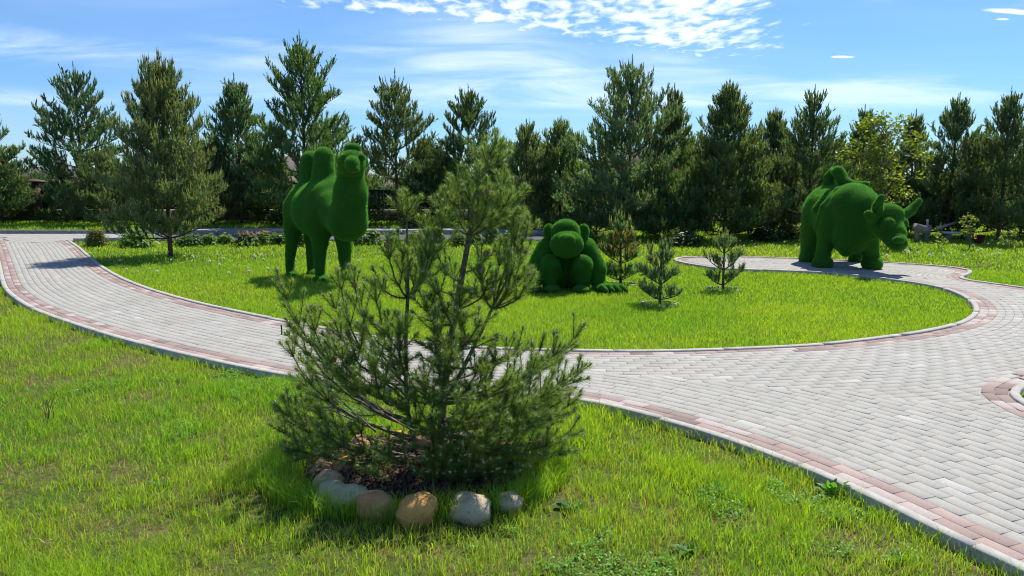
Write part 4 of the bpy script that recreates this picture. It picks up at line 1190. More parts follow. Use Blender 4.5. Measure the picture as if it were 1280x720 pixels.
M_roof, t = mat('roof_shingle')
co = t.n('ShaderNodeTexCoord').outputs['Object']
br = t.n('ShaderNodeTexBrick', {'Vector': co, 'Color1': (0.13, 0.095, 0.085), 'Color2': (0.09, 0.07, 0.065), 'Mortar': (0.07, 0.05, 0.05), 'Scale': 1.0, 'Mortar Size': 0.01, 'Brick Width': 0.3, 'Row Height': 0.2})
out(t, t.n('ShaderNodeBsdfPrincipled', {'Base Color': br.outputs[0], 'Roughness': 0.8}))
M_render = simple_mat('house_render', (0.42, 0.38, 0.32), 0.9, 4.0, 0.1, 0.1)
M_glass = simple_mat('window_glass', (0.03, 0.04, 0.05), 0.1, 4.0, 0.1, 0.0, 0.6)
def house(x, y, w_, d_, zeave, zridge, label, rot=0.0):
    r = empty('house', (x, y, 0.15), label, 'house', 'houses beyond the wall')
    r.rotation_euler = (0, 0, rot)
    boxes('wall', [(-w_ / 2, -d_ / 2, 0, w_ / 2, d_ / 2, zeave)], M_render, r)
    o_ = 0.4; W2, D2 = w_ / 2 + o_, d_ / 2 + o_
    rr = w_ / 2 - d_ / 2
    V = np.array([[-W2, -D2, zeave], [W2, -D2, zeave], [W2, D2, zeave], [-W2, D2, zeave], [-W2, -D2, zeave + .12], [W2, -D2, zeave + .12], [W2, D2, zeave + .12], [-W2, D2, zeave + .12], [-max(rr, .5), 0, zridge], [max(rr, .5), 0, zridge]])
    obj('roof', mesh_np('roof', V, [np.array([[0, 3, 2, 1], [0, 1, 5, 4], [1, 2, 6, 5], [2, 3, 7, 6], [3, 0, 4, 7], [4, 5, 9, 8], [6, 7, 8, 9]]), np.array([[5, 6, 9], [7, 4, 8]])], M_roof), r)
    n = int(w_ / 3)
    for k in range(n):
        cx = -w_ / 2 + (k + .5) * w_ / n
        win = boxes('window', [(cx - .5, -d_ / 2 - .04, .9, cx + .5, -d_ / 2 + .05, min(2.1, zeave - .2))], M_cap, r)
        boxes('pane', [(cx - .44, -d_ / 2 - .05, .96, cx + .44, -d_ / 2 - .03, min(2.1, zeave - .2) - .06)], M_glass, win)
def house_px(px, D, top, w_, label, eave=None):
    p = at(px, top, D)
    house(p[0], D + 3, w_, 6.0, (eave or p[2] - 0.15 - 1.2), p[2] - 0.15 + 0.1, label)
house_px(45, 46, 212, 12, 'house with brown roof glimpsed left behind the stone pillar', 1.25)
house_px(310, 46, 195, 12, 'pale house glimpsed between the pines left of the camel')
house_px(455, 48, 226, 9, 'dark-roofed house glimpsed right of the camel neck', 0.6)
house_px(870, 44, 183, 11, 'house roof glimpsed between the broad candelabra pine and dark conifer')
house_px(1250, 44, 230, 14, 'pale house glimpsed through the pines at the right edge', 1.2)

# ---------------------------------------------------------------- odds and ends at the back of the right lawn
M_wood = simple_mat('weathered_wood', (0.24, 0.22, 0.20), 0.9, 10.0, 0.3, 0.5)
M_plank = simple_mat('pale_plank', (0.62, 0.60, 0.56), 0.8, 10.0, 0.1, 0.2)
M_red = simple_mat('red_paint', (0.13, 0.015, 0.015), 0.6, 10.0, 0.2, 0.2)
def rot_box(c, hx, hy, hz, az=0.0, tilt=0.0):
    v = np.array([[x, y, z] for x in (-hx, hx) for y in (-hy, hy) for z in (-hz, hz)], float)
    ct, s_ = math.cos(tilt), math.sin(tilt); v = v @ np.array([[ct, 0, s_], [0, 1, 0], [-s_, 0, ct]])
    ca, sa = math.cos(az), math.sin(az); v = v @ np.array([[ca, sa, 0], [-sa, ca, 0], [0, 0, 1]])
    return v + np.array(c), [np.array([[0, 1, 3, 2], [4, 6, 7, 5], [0, 4, 5, 1], [2, 3, 7, 6], [0, 2, 6, 4], [1, 5, 7, 3]])], None
b = at(1152, 303, 18.4); b[2] = 0
r = empty('wooden_trestle', tuple(b), 'grey weathered wooden trestle under the pine right of the bull muzzle', 'trestle')
D_ = 18.4; m_ = D_ / FPX
for sx, hh in ((-7, 19), (6, 22)):
    V, F, C = join_np([rot_box((sx * m_, 0, hh * m_ / 2), .045, .045, hh * m_ / 2, 0, 0.06 if sx < 0 else -0.12)])
    obj('leg', mesh_np('leg', V, F, M_wood), r)
V, F, C = join_np([rot_box((-1 * m_, 0, 17 * m_), 9 * m_, .10, 5 * m_, 0, -0.25)])
obj('board', mesh_np('board', V, F, M_wood), r)
V, F, C = join_np([rot_box((7 * m_, 0.05, 20 * m_), .018, .018, 9 * m_, 0, 0.05)])
obj('rod', mesh_np('rod', V, F, M_cap), r)
b = at(1195, 300, 19.0); b[2] = 0
r = empty('low_bench', tuple(b), 'low bench with white plank top under the pines at right', 'bench')
D_ = 19.0; m_ = D_ / FPX
V, F, C = join_np([rot_box((0, 0, .20), 17 * m_, .16, .022)]); obj('seat', mesh_np('seat', V, F, M_plank), r)
for sx in (-12, 12):
    V, F, C = join_np([rot_box((sx * m_, 0, .088), .04, .14, .088)]); obj('leg', mesh_np('leg', V, F, M_wood), r)
V, F, C = join_np([rot_box((-2 * m_, .5, .36), 17 * m_, .03, .03, .1, 0.27)])
b = at(1187, 292, 19.6); b[2] = 0
o = obj('fallen_pole', mesh_np('fallen_pole', V, F, M_plank), None, tuple(b - np.array([0, .5, 0.0])))
tag(o, 'pale pole leaning down behind the white plank bench', 'pole')
b = at(1223, 303, 18.0); b[2] = 0
def lathe(prof, n=20):
    a = np.arange(n) * 2 * math.pi / n
    V = np.array([[r_ * math.cos(x), r_ * math.sin(x), z] for r_, z in prof for x in a])
    i = np.arange(len(prof) - 1)[:, None] * n; j = np.arange(n)[None]; jn = (j + 1) % n
    return V, [np.stack([i + j, i + jn, i + n + jn, i + n + j], -1).reshape(-1, 4)], None
V, F, C = lathe([(0.001, 0.0), (.08, 0.0), (.10, .02), (.115, .10), (.13, .19), (.14, .195), (.14, .215), (.12, .215), (.10, .11), (.001, .10)])
o = obj('red_tub', mesh_np('red_tub', V, F, M_red, smooth=True), None, tuple(b)); tag(o, 'dark red tub standing on the grass under the pines at right', 'tub')

# ---------------------------------------------------------------- flower bed along the road
def bushlet(name, px, py, D, h, rad, n, size, colA, colB, label, cat, seed, group=None, flower=None, nf=0, upright=0.6, fsize=0.02):
    rg = np.random.default_rng(seed)
    b = at(px, py, D); b[2] = 0
    o_ = empty(name, tuple(b), label, cat, group)
    z = rg.random(n) ** 0.7; a = rg.random(n) * 6.283; rr = rad * np.sqrt(rg.random(n)) * np.sqrt(np.maximum(0.05, 1 - z ** 2 * .85))
    P = np.stack([rr * np.cos(a), rr * np.sin(a), h * z + .01], 1) * (1 + 0.12 * rg.normal(size=(n, 1)))
    P[:, 2] = np.abs(P[:, 2])
    N = unit(P / max(h, rad) + np.array([0, 0, upright]) + rg.normal(size=(n, 3)) * .45)
    f = rg.random((n, 1))
    V, F, C = leaf_quads(rg, P, N, size * (.6 + .8 * rg.random(n)), np.array(colA) * (1 - f) + np.array(colB) * f, 1.1)
    obj('foliage', mesh_np('foliage', V, [F], M_leaf, C), o_)
    st_ = [tube(bez(np.zeros(3), np.array([0, 0, h * .4]), P[k] * .9, 4), [.006, .005, .004, .002], 4, False) for k in range(min(12, n))]
    V, F, C = join_np(st_); obj('stem', mesh_np('stem', V, F, M_bark_young), o_)
    if nf:
        a = rg.random(nf) * 6.283; rr = rad * np.sqrt(rg.random(nf)) * .9
        P = np.stack([rr * np.cos(a), rr * np.sin(a), h * (0.85 + .35 * rg.random(nf))], 1)
        P = np.repeat(P, 5, 0) + rg.normal(size=(nf * 5, 3)) * fsize * .5
        V, F, C = leaf_quads(rg, P, unit(rg.normal(size=P.shape) + [0, -.5, .7]), np.full(len(P), fsize), np.array(flower) * (.8 + .3 * rg.random((len(P), 1))), 1.7)
        obj('blossom', mesh_np('blossom', V, [F], M_leaf, C), o_)
    return o_
G1, G2 = (.055, .12, .025), (.14, .24, .05)
bushlet('box_shrub', 121, 308, 17.3, .34, .26, 2600, .022, (.10, .13, .02), (.17, .19, .03), 'small clipped round shrub at the corner of the path', 'shrub', 200)
bushlet('leafy_shrub', 172, 312, 17.2, .30, .42, 900, .05, G2, (.20, .32, .05), 'spreading light green shrub left of the big lawn pine trunk', 'shrub', 201, 'shrubs of the flower bed')
bushlet('leafy_shrub', 238, 312, 17.4, .22, .35, 500, .045, G1, G2, 'low green shrub right of the big lawn pine trunk', 'shrub', 202, 'shrubs of the flower bed')
fl_specs = [(262, .22, None, 'broad-leaved plant, first right of the big lawn pine in the bed'), (283, .20, None, 'broad-leaved bed plant left of the pink flowers'),
            (308, .30, (.62, .16, .42), 'pink-flowering plant in the bed left of the camel'), (330, .28, (.60, .22, .30), 'pink and red flowering plant nearest the camel rear leg'),
            (349, .24, None, 'broad-leaved bed plant just left of the camel rear leg'), (378, .26, None, 'bed plant seen between the camel legs'), (446, .28, (.85, .85, .8), 'green bed plant with white specks right of the camel'),
            (466, .30, None, 'round green bed plant right of the camel front leg'), (492, .30, None, 'dark green bed plant left of the bush stems'), (520, .26, None, 'bed plant hidden behind the left stem of the bush'),
            (546, .36, (.85, .50, .05), 'bed plant with orange-yellow tips behind the bush'), (572, .26, None, 'bed plant right of the orange-tipped plant'), (592, .30, None, 'leafy bed plant behind the main bush stem'),
            (614, .42, (.75, .38, .08), 'taller yellow-green bed plant with orange top'), (638, .30, None, 'bed plant left of the gorilla')]
for q, (px, h, fc, lab) in enumerate(fl_specs):
    bushlet('flower_bed_plant', px, 310, 17.6 + .25 * math.sin(q * 2.1), h, .24 + .05 * math.sin(q * 3.7), 260, .05, G1 if q % 3 else G2, (.22, .34, .07) if q % 2 else G2, lab, 'garden plant', 210 + q, 'plants of the flower bed', fc, (12 if fc[0] < .7 else 16) if fc else 0, fsize=.018)
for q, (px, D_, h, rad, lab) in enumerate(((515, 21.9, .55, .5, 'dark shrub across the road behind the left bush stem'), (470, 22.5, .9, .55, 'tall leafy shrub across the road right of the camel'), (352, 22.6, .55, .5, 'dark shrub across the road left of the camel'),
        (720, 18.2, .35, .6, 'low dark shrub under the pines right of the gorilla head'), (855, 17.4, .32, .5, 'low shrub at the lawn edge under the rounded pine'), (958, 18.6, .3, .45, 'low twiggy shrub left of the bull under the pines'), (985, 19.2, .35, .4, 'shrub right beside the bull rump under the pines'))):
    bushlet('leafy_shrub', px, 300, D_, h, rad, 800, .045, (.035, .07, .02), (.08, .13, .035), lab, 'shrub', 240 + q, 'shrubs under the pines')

# dandelion clocks on the lawns
def dandelion(k, x, y):
    rg = np.random.default_rng(k)
    h = .10 + .05 * rg.random(); r_ = .017 + .006 * rg.random()
    return x, y, h, r_
M_fluff, t = mat('dandelion_fluff')
out(t, t.n('ShaderNodeMixShader', {0: 0.5, 1: t.n('ShaderNodeBsdfDiffuse', {0: (0.85, 0.85, 0.8)}), 2: t.n('ShaderNodeBsdfTranslucent', {0: (0.85, 0.85, 0.8)})}))
dV, dF, dC = [], [], []
rgd = np.random.default_rng(77)
nd = 260
A_ = unit(rgd.normal(size=(nd, 3)))
V, F, _t = needles(rgd, np.zeros((nd, 3)), A_, np.full(nd, .004), 1, .021, .004, (0.0, .1))
head_me = mesh_np('seed_head', V, [F], M_fluff)
V, F, C = tube(np.array([[0, 0, -.12], [.004, 0, -.06], [0, 0, 0]]), .0022, 5)
stem_me = mesh_np('stem', V, F, M_leaf, np.tile([.12, .2, .05], (len(V), 1)))
spots = []
for (x0, x1, y0, y1, n) in ((150, 360, 322, 350, 26), (1105, 1265, 306, 330, 34), (610, 700, 318, 340, 6), (920, 1000, 306, 316, 8), (360, 480, 322, 360, 6)):
    for k in range(n): spots.append((rgd.uniform(x0, x1), rgd.uniform(y0, y1)))
for k, (px, py) in enumerate(spots):
    g0 = ground_at(px, py)
    if in_poly(g0[None, :2], path_poly)[0]: continue
    s_ = 0.8 + 0.5 * rgd.random()
    side = 'on the round lawn' if px < 800 else 'on the lawn behind the bull'
    o = empty('dandelion', (g0[0], g0[1], 0.10 + 0.03 * rgd.random()), 'white dandelion seed head ' + side, 'dandelion', 'dandelion clocks ' + side)
    o.scale = (s_, s_, s_)
    obj('seed_head', head_me, o); obj('stem', stem_me, o)
# ---------------------------------------------------------------- pine bush in the foreground
B0 = 4.12
base = ground_at(545, 592)
rg = np.random.default_rng(2024)
stems = [  # (photo x, photo y, depth offset), radius in m along it
    ([(546, 594, .0), (551, 545, .0), (555, 490, .02), (563, 430, .03), (574, 365, .05), (588, 288, .06)], (.026, .014)),
    ([(588, 288, .06), (594, 250, .05), (604, 214, .04), (622, 172, .04)], (.011, .005)),
    ([(537, 592, .05), (522, 562, .06), (511, 520, .07), (507, 450, .08), (510, 360, .09)], (.016, .010)),
    ([(510, 360, .09), (509, 300, .10), (508, 250, .10)], (.008, .004)),
    ([(557, 500, .02), (578, 462, .06), (600, 418, .10), (618, 380, .12)], (.014, .009)),
    ([(618, 380, .12), (640, 335, .14), (652, 282, .14)], (.008, .004)),
]
SP, wood = [], []
for pts, (ra, rb) in stems:
    L = resample(catmull(np.array([at(x, y, B0 + d) for x, y, d in pts]), .02), .03)
    SP.append(L)
    wood.append(tube(L, np.linspace(ra, rb, len(L)), 8))
tips = []   # tip (x, y, depth), start (stem index, fraction)
def T(x, y, d, s, f): tips.append((x, y, d, s, f))
# whorl crowning the main stem
for x, y, d in ((598, 204, -.10), (560, 226, .0), (547, 246, -.12), (575, 208, .12), (640, 236, -.08), (656, 232, .08), (612, 232, -.16), (590, 222, .20), (632, 208, .18)): T(x, y, d, 0, .99)
for x, y, d in ((612, 190, -.03), (632, 192, .05), (600, 190, .08), (622, 165, .03)): T(x, y, d, 1, .7)
for x, y, d in ((557, 262, -.15), (535, 266, .05), (484, 296, -.05), (498, 287, .18), (472, 350, -.12), (540, 300, -.2), (525, 290, .2)): T(x, y, d, 2, .97)
for x, y, d in ((504, 246, .06), (514, 250, .14), (508, 240, .1)): T(x, y, d, 3, .8)
for x, y, d in ((642, 268, .0), (654, 300, .05), (668, 340, .1), (626, 300, .2), (648, 262, .2), (656, 357, -.08), (600, 330, -.2), (640, 318, -.1)): T(x, y, d, 4, .95)
for x, y, d in ((660, 272, .1), (646, 266, .18)): T(x, y, d, 5, .8)
# boughs to the left
for x, y, d, f in ((346, 338, -.12, .30), (385, 388, -.3, .32), (423, 338, -.05, .42), (440, 333, .15, .55), (413, 368, .3, .45), (469, 350, -.25, .62), (419, 402, -.4, .5), (397, 424, .35, .3),
                   (360, 428, .2, .22), (420, 432, -.5, .38), (345, 504, -.15, .12), (349, 534, .1, .10), (372, 470, .4, .2), (360, 560, -.25, .06), (403, 566, -.35, .08), (380, 500, .35, .15),
                   (462, 585, -.42, .05), (430, 480, .5, .28), (455, 410, .5, .5), (500, 400, -.5, .6), (470, 440, -.62, .42), (395, 530, -.45, .12), (440, 560, .45, .1), (410, 455, -.15, .3), (370, 400, .05, .28)): T(x, y, d, 2, f)
# boughs to the right and to the front
for x, y, d, f in ((727, 408, .05, .32), (700, 430, -.25, .3), (678, 447, -.38, .3), (728, 455, .25, .24), (720, 500, -.05, .16), (720, 542, .15, .12), (707, 567, -.25, .08), (674, 608, -.35, .05), (653, 583, -.5, .08),
                   (690, 480, -.5, .22), (660, 500, -.62, .24), (700, 520, .4, .14), (640, 540, -.6, .14), (670, 560, .45, .1), (640, 470, -.55, .32), (620, 520, -.68, .2), (600, 560, -.6, .1), (680, 590, .1, .05), (650, 430, .45, .4),
                   (690, 550, -.48, .12), (715, 590, -.05, .05), (630, 590, -.5, .05), (655, 530, -.3, .16), (705, 470, .1, .24), (660, 455, -.1, .34), (640, 500, .5, .22), (670, 520, -.55, .18), (700, 500, -.35, .2)): T(x, y, d, 0, f)
for x, y, d, f in ((545, 350, -.3, .62), (570, 330, .3, .7), (540, 400, -.5, .5), (600, 400, -.5, .5), (566, 440, -.6, .4), (530, 470, -.65, .3), (585, 500, -.68, .22), (537, 590, -.48, .04), (570, 590, -.5, .04), (620, 440, -.3, .45), (575, 360, -.25, .66), (615, 345, -.1, .7)): T(x, y, d, 0, f)

for x, y, d, f in ((480, 420, .1, .35), (492, 455, -.35, .3), (520, 330, .1, .75), (530, 370, -.25, .62), (545, 430, -.45, .4), (590, 360, .25, .7), (600, 450, -.35, .32), (560, 390, .4, .6), (525, 480, .35, .3), (575, 480, .45, .28), (612, 500, -.4, .22), (500, 500, -.5, .2), (548, 320, .0, .8), (610, 315, -.12, .85), (585, 420, -.15, .5), (540, 520, -.6, .14), (480, 560, -.5, .07), (560, 555, -.58, .08), (600, 575, -.55, .05)): T(x, y, d, 0, f)
shoots, cones, buds = [], [], []
up = np.array([0, 0, 1.0])
def grow(p0, p2, r0, droop=.18):
    L = np.linalg.norm(p2 - p0)
    hd = p2 - p0; hd_ = np.array([hd[0], hd[1], 0])
    mid = p0 + hd_ * .80 + up * (hd[2] * .30 - L * .02) + rg.normal(size=3) * L * .05
    n = max(6, int(L / .045))
    B = bez(p0, mid, p2, n)
    B[1:-1] += rg.normal(size=(n - 2, 3)) * .003
    wood.append(tube(B, np.linspace(r0 * .8, .0024, n), 6))
    return B
for (x, y, d, s, f) in tips:
    S_ = SP[s]
    p0 = S_[min(len(S_) - 1, int(f * (len(S_) - 1)))]
    p2 = at(x, y, B0 + d)
    B = grow(p0, p2, .0045 + .007 * min(1, np.linalg.norm(p2 - p0) / .8))
    Lb = np.linalg.norm(np.diff(B, axis=0), axis=1).sum()
    tg = unit(np.gradient(B, axis=0)); n = len(B)
    bare = min(.45, max(0.0, (Lb - .55) / Lb)) if Lb > .25 else 0.0
    for i in range(n - 1):
        if i / n >= bare: shoots.append((*B[i], *tg[i], np.linalg.norm(B[i + 1] - B[i]), 0.0, 1.0 if i / n > .6 else .75))
    buds.append((B[-1], tg[-1]))
    # side whorls, one per year
    wh = [1 - .10 / max(Lb, .2), 1 - .26 / max(Lb, .34), 1 - .44 / max(Lb, .52)]
    for q, w_ in enumerate(wh):
        if w_ < .30: continue
        i = int(w_ * (n - 1)); k = rg.integers(3, 5)
        for j in range(k):
            U, W = frames(tg[i:i + 1]); a = 6.283 * j / k + rg.random()
            dd = unit((tg[i] * .9 + (U[0] * math.cos(a) + W[0] * math.sin(a)) * .75 + up * .32)[None])[0]
            l = (.075 + .05 * rg.random()) * (1 + .45 * q)
            P = bez(B[i], B[i] + dd * l * .5, B[i] + dd * l + up * l * .18, 6)
            wood.append(tube(P, np.linspace(.0028, .0018, 6), 5))
            tt = unit(np.gradient(P, axis=0))
            for u in range(5): shoots.append((*P[u], *tt[u], l / 5 * 1.05, 1.0, 1.0))
            buds.append((P[-1], tt[-1]))
            if q > 0 and rg.random() < .35:
                for m_ in (-1, 1):
                    d3 = unit((tt[3] + m_ * np.cross(tt[3], up) * .8 + up * .2)[None])[0]; l3 = .07 + .04 * rg.random()
                    wood.append(tube(np.array([P[3], P[3] + d3 * l3 * .5, P[3] + d3 * l3]), [.0025, .002, .0015], 4))
                    for u in range(3): shoots.append((*(P[3] + d3 * l3 * u / 3), *d3, l3 / 3, 1.0, 1.0))
                    buds.append((P[3] + d3 * l3, d3))
            if q == 1 and rg.random() < .04: cones.append((B[i] + dd * .02, dd))
    if rg.random() < .12: cones.append((B[int(.8 * n)] + up * .006, unit((tg[-1] + rg.normal(size=3) * .5)[None])[0]))
S = np.array(shoots)
Lm = S[:, 6]
mult = np.maximum(4, (Lm * 900 * S[:, 8]).astype(int))
rep = np.repeat(np.arange(len(S)), mult)
Vn, Fn, tq = needles(rg, S[rep, :3], S[rep, 3:6], Lm[rep], 1, .043, .0023, (.50, 1.05))
hue = np.clip(.30 + rg.normal(size=(len(S), 1)) * .18 + .12 * S[:, 7:8], 0, 1)
cA, cB = np.array([.10, .185, .05]), np.array([.265, .37, .075])
cs = (cA * (1 - hue) + cB * hue)[rep] * (.75 + .5 * rg.random((len(rep), 1)))
dryn = rg.random(len(rep)) < .015
cs[dryn] = [.30, .19, .08]
Cn = np.repeat(cs, 3, 0) * np.tile([[.9], [.9], [1.15]], (len(rep), 1))
# tufts of needles hugging the buds at the shoot ends
bp = np.array([b[0] for b in buds]); bd = np.array([b[1] for b in buds])
V2, F2, _t = needles(rg, bp - bd * .022, bd, np.full(len(bp), .022), 44, .039, .0023, (.10, 1.0))
f2 = np.clip(.55 + .25 * rg.normal(size=(len(bp), 1)), 0, 1)
C2_ = np.repeat(np.repeat((cA * (1 - f2) + cB * 1.15 * f2), 44, 0), 3, 0)
org = np.array([base[0], B0, 0.0])
print('bush needles', len(rep) + len(F2), 'tips', len(tips))
root = empty('pine_bush', tuple(org), 'many-stemmed mountain pine bush growing inside the ring of boulders', 'pine bush')
V, F, C = join_np([(Vn, Fn, Cn), (V2, F2, C2_)])
obj('needles', mesh_np('needles', V - org, F, M_needle, C), root)
V, F, C = join_np(wood)
obj('branches', mesh_np('branches', V - org, F, M_bark_young, smooth=True), root)
# buds: short spindles
def spindle(P, Dv, l, r_, n=5):
    U, W = frames(Dv); rows = []
    for z, rr in ((0, .55), (.3, 1.0), (.65, .8), (1.0, .1)):
        for j in range(n):
            a = 6.283 * j / n
            rows.append(P + Dv * (l * z) + (U * math.cos(a) + W * math.sin(a)) * (r_ * rr))
    V = np.stack(rows, 1).reshape(-1, 3); o = np.arange(len(P))[:, None] * (4 * n); F = []
    for k in range(3):
        for j in range(n):
            jn = (j + 1) % n
            F.append(o + np.array([[k * n + j, k * n + jn, (k + 1) * n + jn, (k + 1) * n + j]]))
    return V, [np.concatenate(F)], None
ex = rg.normal(size=(len(bp) * 2, 3)) * .5
bp = np.concatenate([bp, np.repeat(bp, 2, 0)]); bd = np.concatenate([bd, unit(np.repeat(bd, 2, 0) + ex)])
V, F, C = spindle(bp, unit(bd + .3 * up), .020, .0046)
M_budp = simple_mat('resin_buds', (.52, .42, .30), .7, 60, .3, .2)
obj('buds', mesh_np('buds', V - org, F, M_budp, smooth=True), root)['kind'] = 'stuff'
for P, Dv in cones:
    prof = [(.0008, 0), (.009, .003), (.014, .010), (.0155, .018), (.013, .028), (.008, .037), (.001, .042)]
    V, F, C = lathe(prof, 12)
    V[:, :2] *= (1 + .12 * np.sin(V[:, 2:3] * 900 + np.arctan2(V[:, 1:2], V[:, 0:1]) * 6))
    U, W = frames(Dv[None]); Rm = np.stack([U[0], W[0], Dv])
    obj('cone', mesh_np('cone', V @ Rm + P - org, F, M_bud, smooth=True), root)
# a few bare dead twigs low on the left and in front
dead = []
for (a, b_, d0, d1) in (((470, 540), (392, 470, ), -.1, -.25), ((465, 535), (398, 505), -.1, -.35), ((520, 540), (455, 500), -.1, -.3), ((550, 560), (600, 545), -.1, -.3), ((545, 565), (495, 552), -.1, -.35), ((560, 570), (612, 566), -.15, -.35), ((540, 575), (470, 560), -.1, -.3)):
    p0, p1 = at(*a, B0 + d0), at(*b_, B0 + d1)
    P = bez(p0, (p0 + p1) / 2 + rg.normal(size=3) * .03, p1, 8); dead.append(tube(P, np.linspace(.006, .002, 8), 5))
    for k in range(3):
        q = P[3 + k]; dead.append(tube(np.array([q, q + rg.normal(size=3) * .03 + (p1 - p0) * .15, q + (p1 - p0) * .3 + rg.normal(size=3) * .05]), [.003, .002, .001], 4))
V, F, C = join_np(dead)
M_dead = simple_mat('dead_wood', (.36, .31, .26), .85, 40, .3, .4)
obj('dead_twigs', mesh_np('dead_twigs', V - org, F, M_dead, smooth=True), root)

# ---------------------------------------------------------------- mulch bed and boulder ring
M_mulch = simple_mat('bark_mulch', (.075, .048, .034), .95, 30, .5, .8)
a = np.linspace(0, 2 * math.pi, 48, endpoint=False)
V = np.concatenate([[[0, 0, .035]], np.stack([MR[0] * .5 * np.cos(a), MR[1] * .5 * np.sin(a), .03 + .008 * np.sin(5 * a)], 1), np.stack([MR[0] * 1.03 * np.cos(a), MR[1] * 1.03 * np.sin(a), .006 + 0 * a], 1)])
i = np.arange(48); j = (i + 1) % 48
o = obj('mulch', mesh_np('mulch', V, [np.stack([np.zeros(48, int), 1 + i, 1 + j], 1), np.stack([1 + i, 49 + i, 49 + j, 1 + j], 1)], M_mulch), None, (MC[0], MC[1], 0))
tag(o, kind='structure')
n = 5200
a = rg.random(n) * 6.283; rr = np.sqrt(rg.random(n))
P = np.stack([MR[0] * rr * np.cos(a) + MC[0], MR[1] * rr * np.sin(a) + MC[1], .03 + .03 * rg.random(n)], 1)
N = unit(up + rg.normal(size=(n, 3)) * .6)
tone = rg.random((n, 1)); cc = np.array([.04, .025, .018]) * (1 - tone) + np.array([.19, .12, .08]) * tone
V, F, C = leaf_quads(rg, P, N, .009 + .013 * rg.random(n), cc, .7)
M_chip = foliage_mat('bark_chips', (1, 1, 1), 0.0, .9, var=0)
ns = 600
a = rg.random(ns) * 6.283; rr = np.sqrt(rg.random(ns)) * .95
Pb = np.stack([MR[0] * rr * np.cos(a) + MC[0], MR[1] * rr * np.sin(a) + MC[1], np.full(ns, .03)], 1)
V3, F3, C3_ = blades(rg, Pb, .03 + .07 * rg.random(ns), np.full(ns, .003), np.array([[.24, .20, .15]]) * (.6 + .6 * rg.random((ns, 1))), 2.2, .8)
V, F, C = join_np([(V, F, C), (V3, F3, C3_)])
tag(obj('bark_chips', mesh_np('bark_chips', V, F, M_chip, C)), 'dark bark chips and dry needles inside the boulder ring', 'bark chips', kind='stuff')

def rock_mat(name, c1, c2, c3):
    m, t = mat(name)
    co = t.n('ShaderNodeTexCoord').outputs['Object']
    c = t.mix(t.ramp(t.noise(co, 9.0, 6.0, .65), .3, .7), c1, c2)
    c = t.mix(t.ramp(t.noise(co, 38.0, 5.0, .7), .55, .72), c, c3)
    v = t.n('ShaderNodeTexVoronoi', {'Vector': co, 'Scale': 70.0}).outputs[0]
    c = t.mix(t.m('MULTIPLY', t.ramp(v, .25, .0), .6), c, tuple(x * .35 for x in c1))
    h = t.m('ADD', t.noise(co, 14.0, 8.0, .65), t.m('MULTIPLY', t.noise(co, 90.0, 4.0, .7), .35))
    out(t, t.n('ShaderNodeBsdfPrincipled', {'Base Color': t.mix(1.0, c, (1.75, 1.45, 1.08), 'MULTIPLY'), 'Roughness': .9, 'Specular IOR Level': .15, 'Normal': t.n('ShaderNodeBump', {'Height': h, 'Strength': 1.0, 'Distance': .02}).outputs[0]}))
    return m
R_red = rock_mat('granite_red', (.30, .17, .11), (.40, .25, .17), (.20, .14, .11))
R_och = rock_mat('granite_ochre', (.36, .23, .10), (.44, .29, .13), (.25, .16, .08))
R_gry = rock_mat('granite_grey', (.27, .25, .22), (.38, .36, .32), (.20, .18, .16))
R_grn = rock_mat('granite_greenish', (.27, .29, .22), (.37, .38, .31), (.20, .21, .16))
R_tan = rock_mat('granite_tan', (.34, .26, .19), (.44, .36, .28), (.24, .18, .14))
R_pnk = rock_mat('granite_pinkish', (.36, .23, .18), (.44, .32, .26), (.24, .18, .16))
import mathutils.noise as mn
def boulder(px, py, w_, h_, m, label, seed):
    """px, py: middle of its foot in the photo; w_, h_: size in photo pixels"""
    g0 = ground_at(px, py); D_ = g0[1]; s_ = D_ / FPX
    rgq = np.random.default_rng(seed)
    bm = bmesh.new(); bmesh.ops.create_icosphere(bm, subdivisions=5, radius=1.0)
    ofs = Vector(rgq.normal(size=3) * 10)
    for v in bm.verts:
        p = v.co.copy()
        f = 1 + .30 * mn.noise(p * .8 + ofs) + .12 * mn.noise(p * 2.0 + ofs) + .035 * mn.noise(p * 5 + ofs) + .012 * mn.noise(p * 13 + ofs)
        p = Vector([math.copysign(abs(c_) ** .85, c_) for c_ in p])
        v.co = p * f
    W, Hh = w_ * s_ / 2, h_ * s_ * .56
    bm.transform(Matrix.Rotation(rgq.normal() * .15, 4, 'Y') @ Matrix.Diagonal((W, W * (.82 + .2 * rgq.random()), Hh, 1)))
    me = bpy.data.meshes.new('boulder'); bm.to_mesh(me); bm.free()
    me.polygons.foreach_set('use_smooth', np.ones(len(me.polygons), bool)); me.materials.append(m)
    o = obj('boulder', me, None, (g0[0], g0[1] + W * .55, h_ * s_ * .40 - .012))
    o.rotation_euler = (0, 0, rgq.random() * .6 - .3)
    return tag(o, label, 'boulder', 'boulders ringing the pine bush')
